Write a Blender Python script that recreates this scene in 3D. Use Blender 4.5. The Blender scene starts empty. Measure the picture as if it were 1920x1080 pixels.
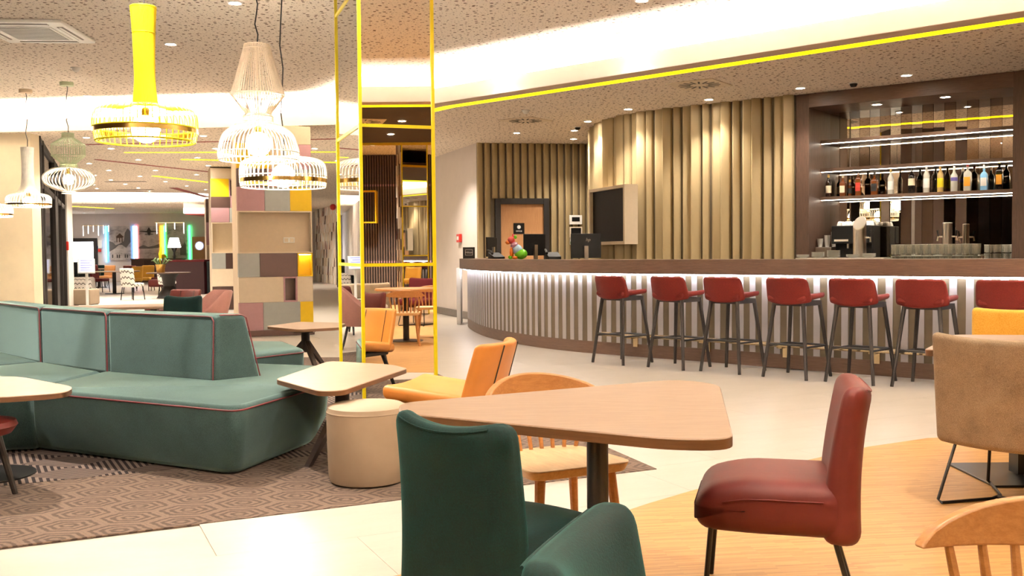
import bpy, bmesh, math, random
from mathutils import Vector, Matrix
random.seed(7)
PI = math.pi
scene = bpy.context.scene
COL = scene.collection

# ------------------------------------------------------------------ camera
cam_d = bpy.data.cameras.new('camera')
cam_d.sensor_width = 36.0
cam_d.lens = 36.0 * 1850 / 1920
cam_d.clip_end = 200
cam = bpy.data.objects.new('camera', cam_d)
COL.objects.link(cam)
cam.matrix_world = Matrix.Translation((0, 0, 1.25)) @ Matrix.Rotation(PI/2 - math.atan(67/1850), 4, 'X') @ Matrix.Rotation(-0.009, 4, 'Z')
scene.camera = cam

# ------------------------------------------------------------------ world, exposure
w = bpy.data.worlds.new('world'); scene.world = w; w.use_nodes = True
w.node_tree.nodes['Background'].inputs[0].default_value = (1.0, 0.86, 0.70, 1)
w.node_tree.nodes['Background'].inputs[1].default_value = 0.10
vs = scene.view_settings
scene.display_settings.display_device = 'sRGB'
vs.view_transform = 'Standard'; vs.look = 'None'; vs.gamma = 1.0; vs.use_curve_mapping = False
vs.exposure = 1.6
scene.cycles.use_denoising = True
scene.cycles.max_bounces = 6
scene.cycles.diffuse_bounces = 3
scene.cycles.glossy_bounces = 5
scene.cycles.transmission_bounces = 2
scene.cycles.transparent_max_bounces = 8
scene.cycles.sample_clamp_indirect = 6.0
scene.cycles.adaptive_threshold = 0.025
scene.cycles.caustics_reflective = False
scene.cycles.caustics_refractive = False

WARM = (1.0, 0.89, 0.76)
SPOT_W = 74.0       # one downlight
COVE_W = 165.0       # per metre of cove
PEND_W = 150.0       # one pendant bulb

# ------------------------------------------------------------------ mesh building
class MB:
    def __init__(s): s.v = []; s.f = []
    def add(s, v, f):
        o = len(s.v); s.v += [tuple(p) for p in v]; s.f += [tuple(i+o for i in q) for q in f]; return s
    def box(s, x0, x1, y0, y1, z0, z1):
        return s.add([(x0,y0,z0),(x1,y0,z0),(x1,y1,z0),(x0,y1,z0),(x0,y0,z1),(x1,y0,z1),(x1,y1,z1),(x0,y1,z1)],
                     [(3,2,1,0),(4,5,6,7),(0,1,5,4),(1,2,6,5),(2,3,7,6),(3,0,4,7)])
    def obox(s, c, size, m=None):
        m = m or Matrix()
        hx, hy, hz = size[0]/2, size[1]/2, size[2]/2
        c = Vector(c)
        pts = [c + m.to_3x3() @ Vector(p) for p in ((-hx,-hy,-hz),(hx,-hy,-hz),(hx,hy,-hz),(-hx,hy,-hz),(-hx,-hy,hz),(hx,-hy,hz),(hx,hy,hz),(-hx,hy,hz))]
        return s.add(pts, [(3,2,1,0),(4,5,6,7),(0,1,5,4),(1,2,6,5),(2,3,7,6),(3,0,4,7)])
    def hull8(s, lo, hi):
        n = len(lo)
        return s.add(list(lo)+list(hi), [tuple(range(n-1,-1,-1)), tuple(range(n,2*n))] + [(i,(i+1)%n,n+(i+1)%n,n+i) for i in range(n)])
    def prism(s, poly, z0, z1):
        return s.hull8([(x,y,z0) for x,y in poly], [(x,y,z1) for x,y in poly])
    def tube(s, pts, r, n=8, closed=False):
        pts = [Vector(p) for p in pts]; m = len(pts)
        rs = r if isinstance(r, (list, tuple)) else [r]*m
        ref = None; rings = []
        for i, p in enumerate(pts):
            a = pts[(i-1) % m] if (closed or i) else p
            b = pts[(i+1) % m] if (closed or i < m-1) else p
            t = (b-a)
            t = t.normalized() if t.length > 1e-9 else Vector((0,0,1))
            if ref is None:
                ref = Vector((0,0,1)) if abs(t.z) < .9 else Vector((1,0,0))
            u = ref - t*ref.dot(t)
            if u.length < 1e-6: u = t.orthogonal()
            u.normalize(); ref = u; q = t.cross(u)
            rings.append([p + (u*math.cos(2*PI*k/n) + q*math.sin(2*PI*k/n))*rs[i] for k in range(n)])
        v = [p for ring in rings for p in ring]; f = []
        for i in range(m if closed else m-1):
            j = (i+1) % m
            for k in range(n):
                f.append((i*n+k, i*n+(k+1)%n, j*n+(k+1)%n, j*n+k))
        if not closed:
            f.append(tuple(range(n-1,-1,-1))); f.append(tuple((m-1)*n+k for k in range(n)))
        return s.add(v, f)
    def lathe(s, prof, n=24, c=(0,0,0), cap=True):
        v = []; f = []; m = len(prof)
        for r, z in prof:
            for k in range(n):
                a = 2*PI*k/n; v.append((c[0]+r*math.cos(a), c[1]+r*math.sin(a), c[2]+z))
        for i in range(m-1):
            for k in range(n):
                f.append((i*n+k, i*n+(k+1)%n, (i+1)*n+(k+1)%n, (i+1)*n+k))
        if cap:
            f.append(tuple(range(n-1,-1,-1))); f.append(tuple((m-1)*n+k for k in range(n)))
        return s.add(v, f)
    def rbox(s, half, r, c=(0,0,0), n=8, fn=None):
        h = Vector(half); r = min(r, min(half)*.999); c = Vector(c)
        def ax(hh):
            e = (hh-r)/hh
            t = [-1, -1+(1-e)*.25, -1+(1-e)*.6, -e]
            t += [-e + 2*e*k/n for k in range(1, n)]
            return t + [e, 1-(1-e)*.6, 1-(1-e)*.25, 1]
        A = [ax(h[i]) for i in range(3)]
        for d in range(3):
            u, w_ = (d+1) % 3, (d+2) % 3
            for sg in (-1, 1):
                v = []; f = []; nu, nw = len(A[u]), len(A[w_])
                for a in A[u]:
                    for b in A[w_]:
                        q = [0,0,0]; q[d] = sg*h[d]; q[u] = a*h[u]; q[w_] = b*h[w_]
                        q = Vector(q)
                        inn = Vector([max(-(h[i]-r), min(h[i]-r, q[i])) for i in range(3)])
                        dv = q-inn
                        p = inn + dv.normalized()*r if dv.length > 1e-9 else q
                        p = p + c
                        if fn: p = Vector(fn(p.x, p.y, p.z))
                        v.append(p)
                for i in range(nu-1):
                    for j in range(nw-1):
                        qd = (i*nw+j, (i+1)*nw+j, (i+1)*nw+j+1, i*nw+j+1)
                        f.append(qd if sg > 0 else qd[::-1])
                s.add(v, f)
        return s
    def mesh(s, name, mats, sharp=35, weld=True):
        me = bpy.data.meshes.new(name)
        me.from_pydata(s.v, [], s.f)
        bm = bmesh.new(); bm.from_mesh(me)
        if weld: bmesh.ops.remove_doubles(bm, verts=bm.verts, dist=1e-5)
        bmesh.ops.recalc_face_normals(bm, faces=bm.faces)
        bm.to_mesh(me); bm.free()
        for m in (mats if isinstance(mats, (list, tuple)) else [mats]): me.materials.append(m)
        for p in me.polygons: p.use_smooth = True
        me.set_sharp_from_angle(angle=math.radians(sharp))
        return me
    def build(s, name, mats, parent=None, loc=(0,0,0), rz=0, bevel=0, seg=2, sharp=35, weld=True, sub=0):
        o = bpy.data.objects.new(name, s.mesh(name, mats, sharp, weld)); COL.objects.link(o)
        o.location = loc; o.rotation_euler = (0,0,rz); o.parent = parent
        if bevel:
            b = o.modifiers.new('bevel', 'BEVEL'); b.width = bevel; b.segments = seg; b.limit_method = 'ANGLE'
            b.angle_limit = math.radians(30); b.harden_normals = False
        if sub:
            b = o.modifiers.new('sub', 'SUBSURF'); b.levels = sub; b.render_levels = sub
        return o

def tag(o, label=None, cat=None, group=None, kind=None):
    if label: o['label'] = label
    if cat: o['category'] = cat
    if group: o['group'] = group
    if kind: o['kind'] = kind
    return o
def thing(name, label, cat, loc=(0,0,0), rz=0, group=None):
    o = bpy.data.objects.new(name, None); COL.objects.link(o)
    o.empty_display_size = .1
    o.location = loc; o.rotation_euler = (0,0,rz)
    return tag(o, label, cat, group)
def struct(o, label=None): return tag(o, label, None, None, 'structure')
def inst(me, name, parent=None, loc=(0,0,0), rz=0):
    o = bpy.data.objects.new(name, me); COL.objects.link(o); o.parent = parent
    o.location = loc; o.rotation_euler = (0,0,rz); return o
def copy_tree(o, parent=None):
    c = o.copy(); COL.objects.link(c); c.parent = parent
    for ch in list(o.children): copy_tree(ch, c)
    return c
def dup(o, loc, rz, label=None, group=None):
    c = copy_tree(o); c.location = loc; c.rotation_euler = (0,0,rz)
    if label: c['label'] = label
    if group: c['group'] = group
    return c
def catmull(pts, step):
    P_ = [Vector((p[0], p[1], 0)) for p in pts]; out = []
    for i in range(len(P_)-1):
        p0 = P_[max(0,i-1)]; p1 = P_[i]; p2 = P_[i+1]; p3 = P_[min(len(P_)-1,i+2)]
        for k in range(24):
            t = k/24
            out.append(.5*((2*p1)+(p2-p0)*t+(2*p0-5*p1+4*p2-p3)*t*t+(3*p1-p0-3*p2+p3)*t**3))
    out.append(P_[-1])
    res = [out[0]]; acc = 0
    for a, b in zip(out, out[1:]):
        L = (b-a).length
        while L > 0 and acc + L >= step:
            f = (step-acc)/L; a = a + (b-a)*f; res.append(a); L = (b-a).length; acc = 0
        acc += L
    if (res[-1]-out[-1]).length > step*.3: res.append(out[-1])
    return [(p.x, p.y) for p in res]
def offset(pts, d):
    out = []
    for i, p in enumerate(pts):
        a = Vector(pts[max(0,i-1)]); b = Vector(pts[min(len(pts)-1,i+1)])
        t = (b-a).normalized(); n_ = Vector((-t.y, t.x)); out.append((p[0]+n_.x*d, p[1]+n_.y*d))
    return out
def round_poly(poly, r, n=6):
    out = []; m = len(poly)
    for i in range(m):
        rr = r[i] if isinstance(r, (list,tuple)) else r
        p = Vector(poly[i]); a = (Vector(poly[i-1])-p); b = (Vector(poly[(i+1)%m])-p)
        rr = min(rr, a.length*.49, b.length*.49)
        p0 = p + a.normalized()*rr; p2 = p + b.normalized()*rr
        for k in range(n+1):
            t = k/n; q = p0*(1-t)**2 + p*2*t*(1-t) + p2*t*t; out.append((q.x, q.y))
    return out
def ribbon(path, z0, z1, th):
    """a curved wall or strip of thickness th (to the left of the path)"""
    q = offset(path, th); m = MB(); n = len(path)
    v = [(x,y,z0) for x,y in path]+[(x,y,z1) for x,y in path]+[(x,y,z0) for x,y in q]+[(x,y,z1) for x,y in q]
    f = []
    for i in range(n-1):
        f += [(i,i+1,n+i+1,n+i), (2*n+i,3*n+i,3*n+i+1,2*n+i+1), (n+i,n+i+1,3*n+i+1,3*n+i), (i,2*n+i,2*n+i+1,i+1)]
    f += [(0,n,3*n,2*n), (n-1,3*n-1,4*n-1,2*n-1)]
    return m.add(v, f)
def text_mesh(name, txt, size, mat, parent, loc, rot, extrude=.001, align='CENTER', shear=0):
    cu = bpy.data.curves.new(name, 'FONT'); cu.body = txt; cu.size = size; cu.extrude = extrude
    cu.align_x = align; cu.align_y = 'CENTER'; cu.shear = shear
    o = bpy.data.objects.new(name, cu); COL.objects.link(o)
    dg = bpy.context.evaluated_depsgraph_get()
    me = bpy.data.meshes.new_from_object(o.evaluated_get(dg)); COL.objects.unlink(o); bpy.data.objects.remove(o)
    me.materials.clear(); me.materials.append(mat)
    r = bpy.data.objects.new(name, me); COL.objects.link(r); r.parent = parent; r.location = loc; r.rotation_euler = rot
    return r

# ------------------------------------------------------------------ materials
class NT:
    def __init__(s, name):
        s.m = bpy.data.materials.new(name); s.m.use_nodes = True; s.t = s.m.node_tree
        s.b = s.t.nodes['Principled BSDF']
    def n(s, typ, **kw):
        x = s.t.nodes.new(typ)
        for k, v in kw.items(): setattr(x, k, v)
        return x
    def l(s, a, b): s.t.links.new(a, b)
    def val(s, i, v):
        if hasattr(v, 'is_linked') or hasattr(v, 'links'): s.l(v, i)
        else: i.default_value = v
    def M(s, op, a, b=0.0, c=None):
        x = s.n('ShaderNodeMath', operation=op); s.val(x.inputs[0], a); s.val(x.inputs[1], b)
        if c is not None: s.val(x.inputs[2], c)
        return x.outputs[0]
    def V(s, op, a, b=(0,0,0)):
        x = s.n('ShaderNodeVectorMath', operation=op); s.val(x.inputs[0], a); s.val(x.inputs[1], b); return x
    def coord(s, kind='Object', scale=(1,1,1), rot=(0,0,0)):
        tc = s.n('ShaderNodeTexCoord'); mp = s.n('ShaderNodeMapping')
        mp.inputs['Scale'].default_value = scale; mp.inputs['Rotation'].default_value = rot
        s.l(tc.outputs[kind], mp.inputs[0]); return mp.outputs[0]
    def noise(s, vec, scale, detail=3, rough=.6):
        x = s.n('ShaderNodeTexNoise'); x.inputs['Scale'].default_value = scale; x.inputs['Detail'].default_value = detail
        x.inputs['Roughness'].default_value = rough
        s.l(vec, x.inputs['Vector']); return x.outputs['Fac']
    def ramp(s, fac, stops):
        x = s.n('ShaderNodeValToRGB'); r = x.color_ramp
        while len(r.elements) > 1: r.elements.remove(r.elements[-1])
        for i, (p, c) in enumerate(stops):
            e = r.elements[0] if i == 0 else r.elements.new(p)
            e.position = p; e.color = (*c, 1) if len(c) == 3 else c
        s.l(fac, x.inputs[0]); return x.outputs[0]
    def mix(s, fac, a, b):
        x = s.n('ShaderNodeMix', data_type='RGBA')
        s.val(x.inputs[0], fac)
        for i, c in ((6, a), (7, b)):
            if isinstance(c, tuple): x.inputs[i].default_value = (*c, 1) if len(c) == 3 else c
            else: s.l(c, x.inputs[i])
        return x.outputs[2]
    def bump(s, h, strength=.3, dist=.01):
        x = s.n('ShaderNodeBump'); x.inputs['Strength'].default_value = strength; x.inputs['Distance'].default_value = dist
        s.l(h, x.inputs['Height']); s.l(x.outputs[0], s.b.inputs['Normal'])
    def done(s, col, rough=.5, metal=0, spec=.5, sheen=0, coat=0):
        s.val(s.b.inputs['Base Color'], (*col, 1) if isinstance(col, tuple) else col)
        s.val(s.b.inputs['Roughness'], rough); s.val(s.b.inputs['Metallic'], metal)
        s.b.inputs['Specular IOR Level'].default_value = spec
        s.b.inputs['Sheen Weight'].default_value = sheen; s.b.inputs['Coat Weight'].default_value = coat
        return s.m
def dk(c, k): return tuple(x*k for x in c)
def m_plain(name, c, rough=.5, metal=0, var=.08, scale=14, bump=0, spec=.5, sheen=0, coat=0):
    t = NT(name); v = t.coord(); f = t.noise(v, scale)
    col = t.ramp(f, [(.3, dk(c, 1-var)), (.7, dk(c, 1+var))])
    if bump: t.bump(t.noise(v, scale*6), bump, .004)
    return t.done(col, rough, metal, spec, sheen, coat)
def m_wood(name, c1, c2, scale=(2, 22, 22), rough=.4, rot=(0,0,0), spec=.5):
    t = NT(name); v = t.coord('Object', scale, rot)
    a = t.noise(v, 3.0, 5, .65); b = t.noise(v, 14, 2)
    f = t.M('ADD', t.M('MULTIPLY', a, .75), t.M('MULTIPLY', b, .25))
    col = t.ramp(f, [(.32, c1), (.68, c2)])
    t.bump(f, .06, .002)
    return t.done(col, rough, 0, spec)
def m_fabric(name, c1, c2, scale=260, rough=.95, sheen=.25, big=5, spec=.2, tint=(1,1,1)):
    t = NT(name); v = t.coord(); a = t.noise(v, scale, 2, .8); b = t.noise(v, big, 3)
    col = t.ramp(t.M('ADD', t.M('MULTIPLY', a, .7), t.M('MULTIPLY', b, .3)), [(.35, c1), (.65, c2)])
    t.bump(a, .25, .002)
    t.b.inputs['Sheen Roughness'].default_value = .35; t.b.inputs['Sheen Tint'].default_value = (*tint, 1)
    return t.done(col, rough, 0, spec, sheen)
def m_emit(name, c, s, base=(.8,.8,.8)):
    t = NT(name); t.b.inputs['Emission Color'].default_value = (*c, 1); t.b.inputs['Emission Strength'].default_value = s
    return t.done(base, .6)
def m_metal(name, c, rough=.25):
    t = NT(name); v = t.coord('Object', (40, 40, 2)); f = t.noise(v, 4)
    return t.done(t.ramp(f, [(.3, dk(c,.9)), (.7, c)]), rough, 1)
def m_mirror(name, tint, rough=.01):
    t = NT(name); v = t.coord(); f = t.noise(v, .8)
    return t.done(t.ramp(f, [(0, dk(tint,.985)), (1, tint)]), rough, 1)
def m_glass(name, tint=(1,1,1), gloss=.12, alpha_tint=None):
    m = bpy.data.materials.new(name); m.use_nodes = True; nt = m.node_tree; nt.nodes.clear()
    o = nt.nodes.new('ShaderNodeOutputMaterial'); mx = nt.nodes.new('ShaderNodeMixShader')
    tr = nt.nodes.new('ShaderNodeBsdfTransparent'); gl = nt.nodes.new('ShaderNodeBsdfGlossy')
    tr.inputs[0].default_value = (*tint, 1); gl.inputs['Roughness'].default_value = .03
    lw = nt.nodes.new('ShaderNodeLayerWeight'); lw.inputs[0].default_value = .35
    mp = nt.nodes.new('ShaderNodeMath'); mp.operation = 'MULTIPLY_ADD'; mp.inputs[1].default_value = .6; mp.inputs[2].default_value = gloss*.5
    nt.links.new(lw.outputs['Facing'], mp.inputs[0]); nt.links.new(mp.outputs[0], mx.inputs[0])
    nt.links.new(tr.outputs[0], mx.inputs[1]); nt.links.new(gl.outputs[0], mx.inputs[2]); 
    if alpha_tint:
        df = nt.nodes.new('ShaderNodeBsdfDiffuse'); df.inputs[0].default_value = (.85,.84,.78,1); m2 = nt.nodes.new('ShaderNodeMixShader'); m2.inputs[0].default_value = alpha_tint
        nt.links.new(mx.outputs[0], m2.inputs[1]); nt.links.new(df.outputs[0], m2.inputs[2]); nt.links.new(m2.outputs[0], o.inputs[0])
    else: nt.links.new(mx.outputs[0], o.inputs[0])
    return m

def m_ceiling(name, base, hole):
    t = NT(name); v = t.coord('Object')
    vo = t.n('ShaderNodeTexVoronoi', voronoi_dimensions='2D'); vo.inputs['Scale'].default_value = 12.0
    t.l(v, vo.inputs['Vector'])
    sep = t.n('ShaderNodeSeparateColor'); t.l(vo.outputs['Color'], sep.inputs[0])
    rad = t.M('MULTIPLY_ADD', sep.outputs[0], .17, .05)
    big = t.M('LESS_THAN', vo.outputs['Distance'], rad)
    v2 = t.n('ShaderNodeTexVoronoi', voronoi_dimensions='2D'); v2.inputs['Scale'].default_value = 29.0
    t.l(v, v2.inputs['Vector'])
    s2 = t.n('ShaderNodeSeparateColor'); t.l(v2.outputs['Color'], s2.inputs[0])
    small = t.M('LESS_THAN', v2.outputs['Distance'], t.M('MULTIPLY_ADD', s2.outputs[0], .22, .02))
    f = t.M('MAXIMUM', t.M('MULTIPLY', big, .95), t.M('MULTIPLY', small, .5))
    nz = t.ramp(t.noise(v, .5), [(.3, dk(base, .96)), (.7, base)])
    return t.done(t.mix(f, nz, hole), .9, 0, .2)
def m_hexcarpet(name, c1, c2, k=3.4, rot=.4):
    t = NT(name); v = t.coord('Object', (k, k*1.35, 0), (0,0,rot))
    wob = t.n('ShaderNodeTexNoise'); wob.inputs['Scale'].default_value = 9.0; t.l(v, wob.inputs['Vector'])
    w2 = t.V('SCALE', wob.outputs['Color']); w2.inputs['Scale'].default_value = .10
    v = t.V('ADD', v, w2.outputs[0]).outputs[0]
    S = (1.0, 1.732, 1.0); Hf = (.5, .866, .5)
    a = t.V('SUBTRACT', t.V('MODULO', t.V('ADD', v, (40, 69.28, 0)).outputs[0], S).outputs[0], Hf).outputs[0]
    b = t.V('SUBTRACT', t.V('MODULO', t.V('ADD', v, (40.5, 70.146, 0)).outputs[0], S).outputs[0], Hf).outputs[0]
    def hd(x):
        x = t.V('MULTIPLY', x, (1,1,0)).outputs[0]
        ab = t.V('ABSOLUTE', x).outputs[0]
        dt = t.V('DOT_PRODUCT', ab, (.5,.866,0)).outputs['Value']
        sp = t.n('ShaderNodeSeparateXYZ'); t.l(ab, sp.inputs[0])
        return t.M('MAXIMUM', dt, sp.outputs[0])
    d = t.M('MINIMUM', hd(a), hd(b))
    st = t.M('SINE', t.M('MULTIPLY', d, 44.0))
    fz = t.noise(t.coord('Object'), 160, 2, .8)
    f = t.M('ADD', t.M('MULTIPLY_ADD', st, .36, .5), t.M('MULTIPLY_ADD', fz, .5, -.25))
    t.bump(fz, .4, .003)
    return t.done(t.ramp(f, [(.35, c1), (.65, c2)]), .98, 0, .1, .1)
def m_diamond(name, c1, c2, k=(1.3, 2.0), fr=90.0, rot=.44):
    t = NT(name); v = t.coord('Object', (k[0], k[1], 0), (0,0,rot))
    fr_ = t.V('FRACTION', v).outputs[0]
    ab = t.V('ABSOLUTE', t.V('SUBTRACT', fr_, (.5,.5,0)).outputs[0]).outputs[0]
    sp = t.n('ShaderNodeSeparateXYZ'); t.l(ab, sp.inputs[0])
    d = t.M('ADD', sp.outputs[0], sp.outputs[1])
    st = t.M('SINE', t.M('MULTIPLY', d, fr))
    fz = t.noise(t.coord('Object'), 160, 2, .8)
    f = t.M('ADD', t.M('MULTIPLY_ADD', st, .6, .5), t.M('MULTIPLY_ADD', fz, .3, -.15))
    return t.done(t.ramp(f, [(.4, c1), (.6, c2)]), .98, 0, .1)
def m_parquet(name):
    t = NT(name); v = t.coord('Object', (1,1,1), (0,0,-.13))
    br = t.n('ShaderNodeTexBrick'); t.l(v, br.inputs['Vector'])
    br.inputs['Color1'].default_value = (.36,.165,.05,1); br.inputs['Color2'].default_value = (.56,.31,.105,1); br.inputs['Mortar'].default_value = (.48,.26,.10,1)
    br.inputs['Scale'].default_value = 1; br.inputs['Mortar Size'].default_value = .0006; br.inputs['Brick Width'].default_value = .19
    br.inputs['Row Height'].default_value = .013; br.inputs['Bias'].default_value = .1; br.offset = .37
    nz = t.noise(t.coord('Object', (3, 60, 1), (0,0,-.13)), 4)
    col = t.mix(t.M('MULTIPLY', nz, .45), br.outputs[0], (.62,.37,.15))
    return t.done(col, .38, 0, .4)
def m_zigzag(name):
    t = NT(name); v = t.coord('Object', (9, 9, 9))
    sp = t.n('ShaderNodeSeparateXYZ'); t.l(v, sp.inputs[0])
    tri = t.M('PINGPONG', t.M('ADD', sp.outputs[0], 50.0), .5)
    yy = t.M('ADD', sp.outputs[2], sp.outputs[1])
    f = t.M('FRACT', t.M('ADD', t.M('MULTIPLY', t.M('ADD', yy, t.M('MULTIPLY', tri, .9)), .75), 20.0))
    return t.done(t.ramp(f, [(0, (.75,.70,.64)), (.45, (.75,.70,.64)), (.5, (.08,.07,.06)), (.66, (.08,.07,.06)), (.7, (.75,.70,.64))]), .9, 0, .2)

M = {}
M['ceil'] = m_ceiling('ceiling_perforated_plaster', (.87,.78,.68), (.13,.075,.035))
M['ceil_low'] = m_ceiling('ceiling_perforated_low', (.84,.73,.61), (.13,.075,.035))
M['white_paint'] = m_plain('white_paint', (.82,.77,.70), .8, var=.03, scale=2)
M['beige_paint'] = m_plain('beige_paint', (.58,.43,.32), .8, var=.03, scale=2)
M['dark_ceiling'] = m_plain('dark_brown_paint', (.05,.030,.024), .8, var=.06)
M['tile'] = None
t = NT('cream_floor_tile'); v = t.coord('Object', (.6, 2.2, 1), (0,0,.44)); a = t.noise(v, 2.2, 6, .65); bb = t.noise(t.coord(), 38, 2)
M['tile'] = t.done(t.ramp(t.M('ADD', t.M('MULTIPLY', a, .8), t.M('MULTIPLY', bb, .2)), [(.3, (.49,.44,.385)), (.7, (.57,.52,.46))]), .33, 0, .45)
M['joint'] = m_plain('tile_joint', (.42,.36,.30), .9)
M['carpet'] = m_hexcarpet('hexagon_carpet', (.050,.031,.023), (.135,.092,.068))
M['carpet_dark'] = m_diamond('diamond_carpet', (.018,.014,.015), (.16,.12,.10))
M['parquet'] = m_parquet('strip_parquet')
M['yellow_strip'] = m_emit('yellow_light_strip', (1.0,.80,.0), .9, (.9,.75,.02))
M['yellow'] = m_plain('yellow_lacquer', (.86,.56,.01), .35, var=.03)
M['yellow_frame'] = m_plain('yellow_metal_frame', (.90,.72,.01), .3, var=.03)
M['red_line'] = m_plain('red_ceiling_line', (.30,.03,.02), .6)
M['gold_slat'] = m_plain('gold_fabric_slat', (.46,.355,.195), .5, .15, var=.07, scale=5)
M['grey_wall'] = m_plain('greige_wall', (.70,.62,.57), .8, var=.03, scale=3)
M['beige_wall'] = m_plain('beige_wall', (.80,.69,.50), .85, var=.04, scale=4)
M['base_grey'] = m_plain('grey_skirting', (.20,.17,.15), .6)
M['darkwood'] = m_wood('dark_brown_oak', (.055,.028,.018), (.115,.062,.040), (22,22,2), .5)
M['darkwood_h'] = m_wood('dark_brown_oak_lengthwise', (.085,.046,.030), (.165,.095,.060), (2,2,30), .45)
M['table'] = m_wood('light_oak_laminate', (.235,.15,.10), (.335,.228,.155), (2.2,30,30), .38)
M['table_edge'] = m_wood('oak_edge_band', (.085,.036,.013), (.14,.064,.025), (2,2,60), .45)
M['oak'] = m_wood('honey_oak', (.36,.15,.045), (.52,.25,.085), (4,28,28), .38)
M['oak_seat'] = m_wood('pale_oak_seat', (.60,.38,.19), (.78,.56,.31), (24,3,24), .4)
M['door_oak'] = m_wood('door_veneer', (.42,.20,.08), (.54,.28,.12), (25,25,2), .5)
M['black_metal'] = m_plain('black_powder_coat', (.012,.011,.011), .35, .3, var=.1)
M['black_wood'] = m_wood('black_stained_wood', (.006,.004,.0035), (.016,.010,.008), (20,20,2), .6)
M['brown_wood'] = m_wood('wenge_leg', (.016,.009,.006), (.032,.018,.012), (20,20,2), .5)
M['teal_sofa'] = m_fabric('teal_flecked_upholstery', (.010,.022,.022), (.045,.082,.079), 300, .95, 1.0, 3, tint=(.62,.92,.90))
M['piping'] = m_plain('burgundy_piping', (.11,.008,.012), .6)
M['teal_velvet'] = m_fabric('teal_velvet', (.0,.004,.0035), (.0,.015,.0135), 180, .8, .15, 6, tint=(.02,.62,.56))
M['red_leather'] = m_plain('oxblood_leather', (.095,.011,.008), .55, var=.12, scale=7, bump=.08, spec=.35)
M['stool_red'] = m_fabric('brick_red_upholstery', (.085,.008,.006), (.14,.014,.010), 150, .8, .05)
M['orange'] = m_plain('tan_orange_leather', (.60,.225,.04), .42, var=.06, scale=8, bump=.06)
M['pouf'] = m_plain('taupe_leatherette', (.36,.27,.185), .6, var=.05, scale=6, bump=.06)
M['tweed'] = m_fabric('sand_tweed', (.15,.10,.06), (.37,.275,.18), 330, .95, .15, 8)
M['mustard'] = m_fabric('mustard_velvet', (.62,.33,.04), (.82,.48,.09), 120, .8, .3)
M['pink'] = m_fabric('dusty_pink_upholstery', (.40,.19,.16), (.55,.28,.24), 200)
M['burgundy'] = m_fabric('burgundy_velvet', (.07,.007,.009), (.12,.013,.016), 120, .8, .0)
M['booth_dark'] = m_plain('dark_wine_panel', (.030,.006,.008), .6)
M['zigzag'] = m_zigzag('zigzag_weave')
M['grey_sofa'] = m_fabric('charcoal_upholstery', (.012,.016,.018), (.035,.042,.044), 150, .95, .0)
M['white'] = m_plain('white_lacquer', (.82,.80,.76), .4, var=.02)
M['cream'] = m_plain('cream_panel', (.72,.60,.45), .6, var=.03)
M['tan'] = m_plain('tan_panel', (.62,.49,.34), .6, var=.03)
M['mauve'] = m_plain('mauve_panel', (.40,.22,.24), .6, var=.03)
M['panel_grey'] = m_plain('blue_grey_panel', (.36,.37,.35), .6, var=.03)
M['brown_panel'] = m_plain('chocolate_panel', (.060,.026,.018), .55, var=.05)
M['brass'] = m_metal('polished_brass', (.85,.68,.42), .2)
M['gold_band'] = m_metal('gold_band', (.72,.46,.13), .2)
M['steel'] = m_metal('brushed_steel', (.62,.56,.48), .28)
M['mirror'] = m_mirror('column_mirror', (.94,.94,.93))
M['mirror_a'] = m_mirror('bronze_mirror', (.62,.52,.42))
M['mirror_b'] = m_mirror('grey_mirror', (.93,.88,.80))
M['bulb'] = m_emit('glowing_bulb', (1.0,.86,.62), 26)
M['spot'] = m_emit('downlight_lens', (1.0,.90,.76), 45)
M['led'] = m_emit('led_strip', (1.0,.88,.72), 9)
M['led_bar'] = m_emit('cool_led_strip', (.93,.93,1.0), 9)
M['screen_white'] = m_emit('lit_screen', (.95,.97,1.0), 2.6)
M['lamp_shade'] = m_emit('lit_lamp_shade', (1.0,.92,.80), 2.4)
M['wire_white'] = m_plain('white_wire', (.90,.86,.78), .5)
M['wire_green'] = m_plain('pale_green_wire', (.55,.62,.42), .5)
M['wire_yellow'] = m_plain('yellow_wire', (.90,.74,.0), .5, var=.03)
M['wire_blush'] = m_plain('blush_wire', (.90,.77,.64), .5)
M['cord'] = m_plain('black_cord', (.012,.01,.01), .6)
M['black'] = m_plain('black_plastic', (.006,.0055,.0055), .5, spec=.2)
M['screen'] = m_plain('dark_screen', (.006,.004,.005), .5, spec=.15)
M['glass'] = m_glass('clear_glass', (.93,.95,.93), .12)
M['tumbler'] = m_glass('tumbler_glass', (.97,.97,.94), .2, .22)  # white mixed into the glass, standing in for bright highlights
M['dark_glass'] = m_glass('tinted_glass', (.55,.52,.48), .25)
M['slat_white'] = m_plain('pale_lilac_slat', (.46,.43,.44), .55, var=.03)
M['slat_brown'] = m_plain('olive_brown_slat', (.15,.115,.07), .5, .2, var=.05)
M['slat_dark'] = m_plain('dark_slat', (.13,.085,.068), .6, var=.08)
M['red'] = m_plain('alarm_red', (.60,.03,.02), .4)
M['leaf'] = m_plain('leaf_green', (.10,.16,.05), .6, var=.3, scale=30)
def colour(name, c, rough=.4): return m_plain(name, c, rough, var=.05)

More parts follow.
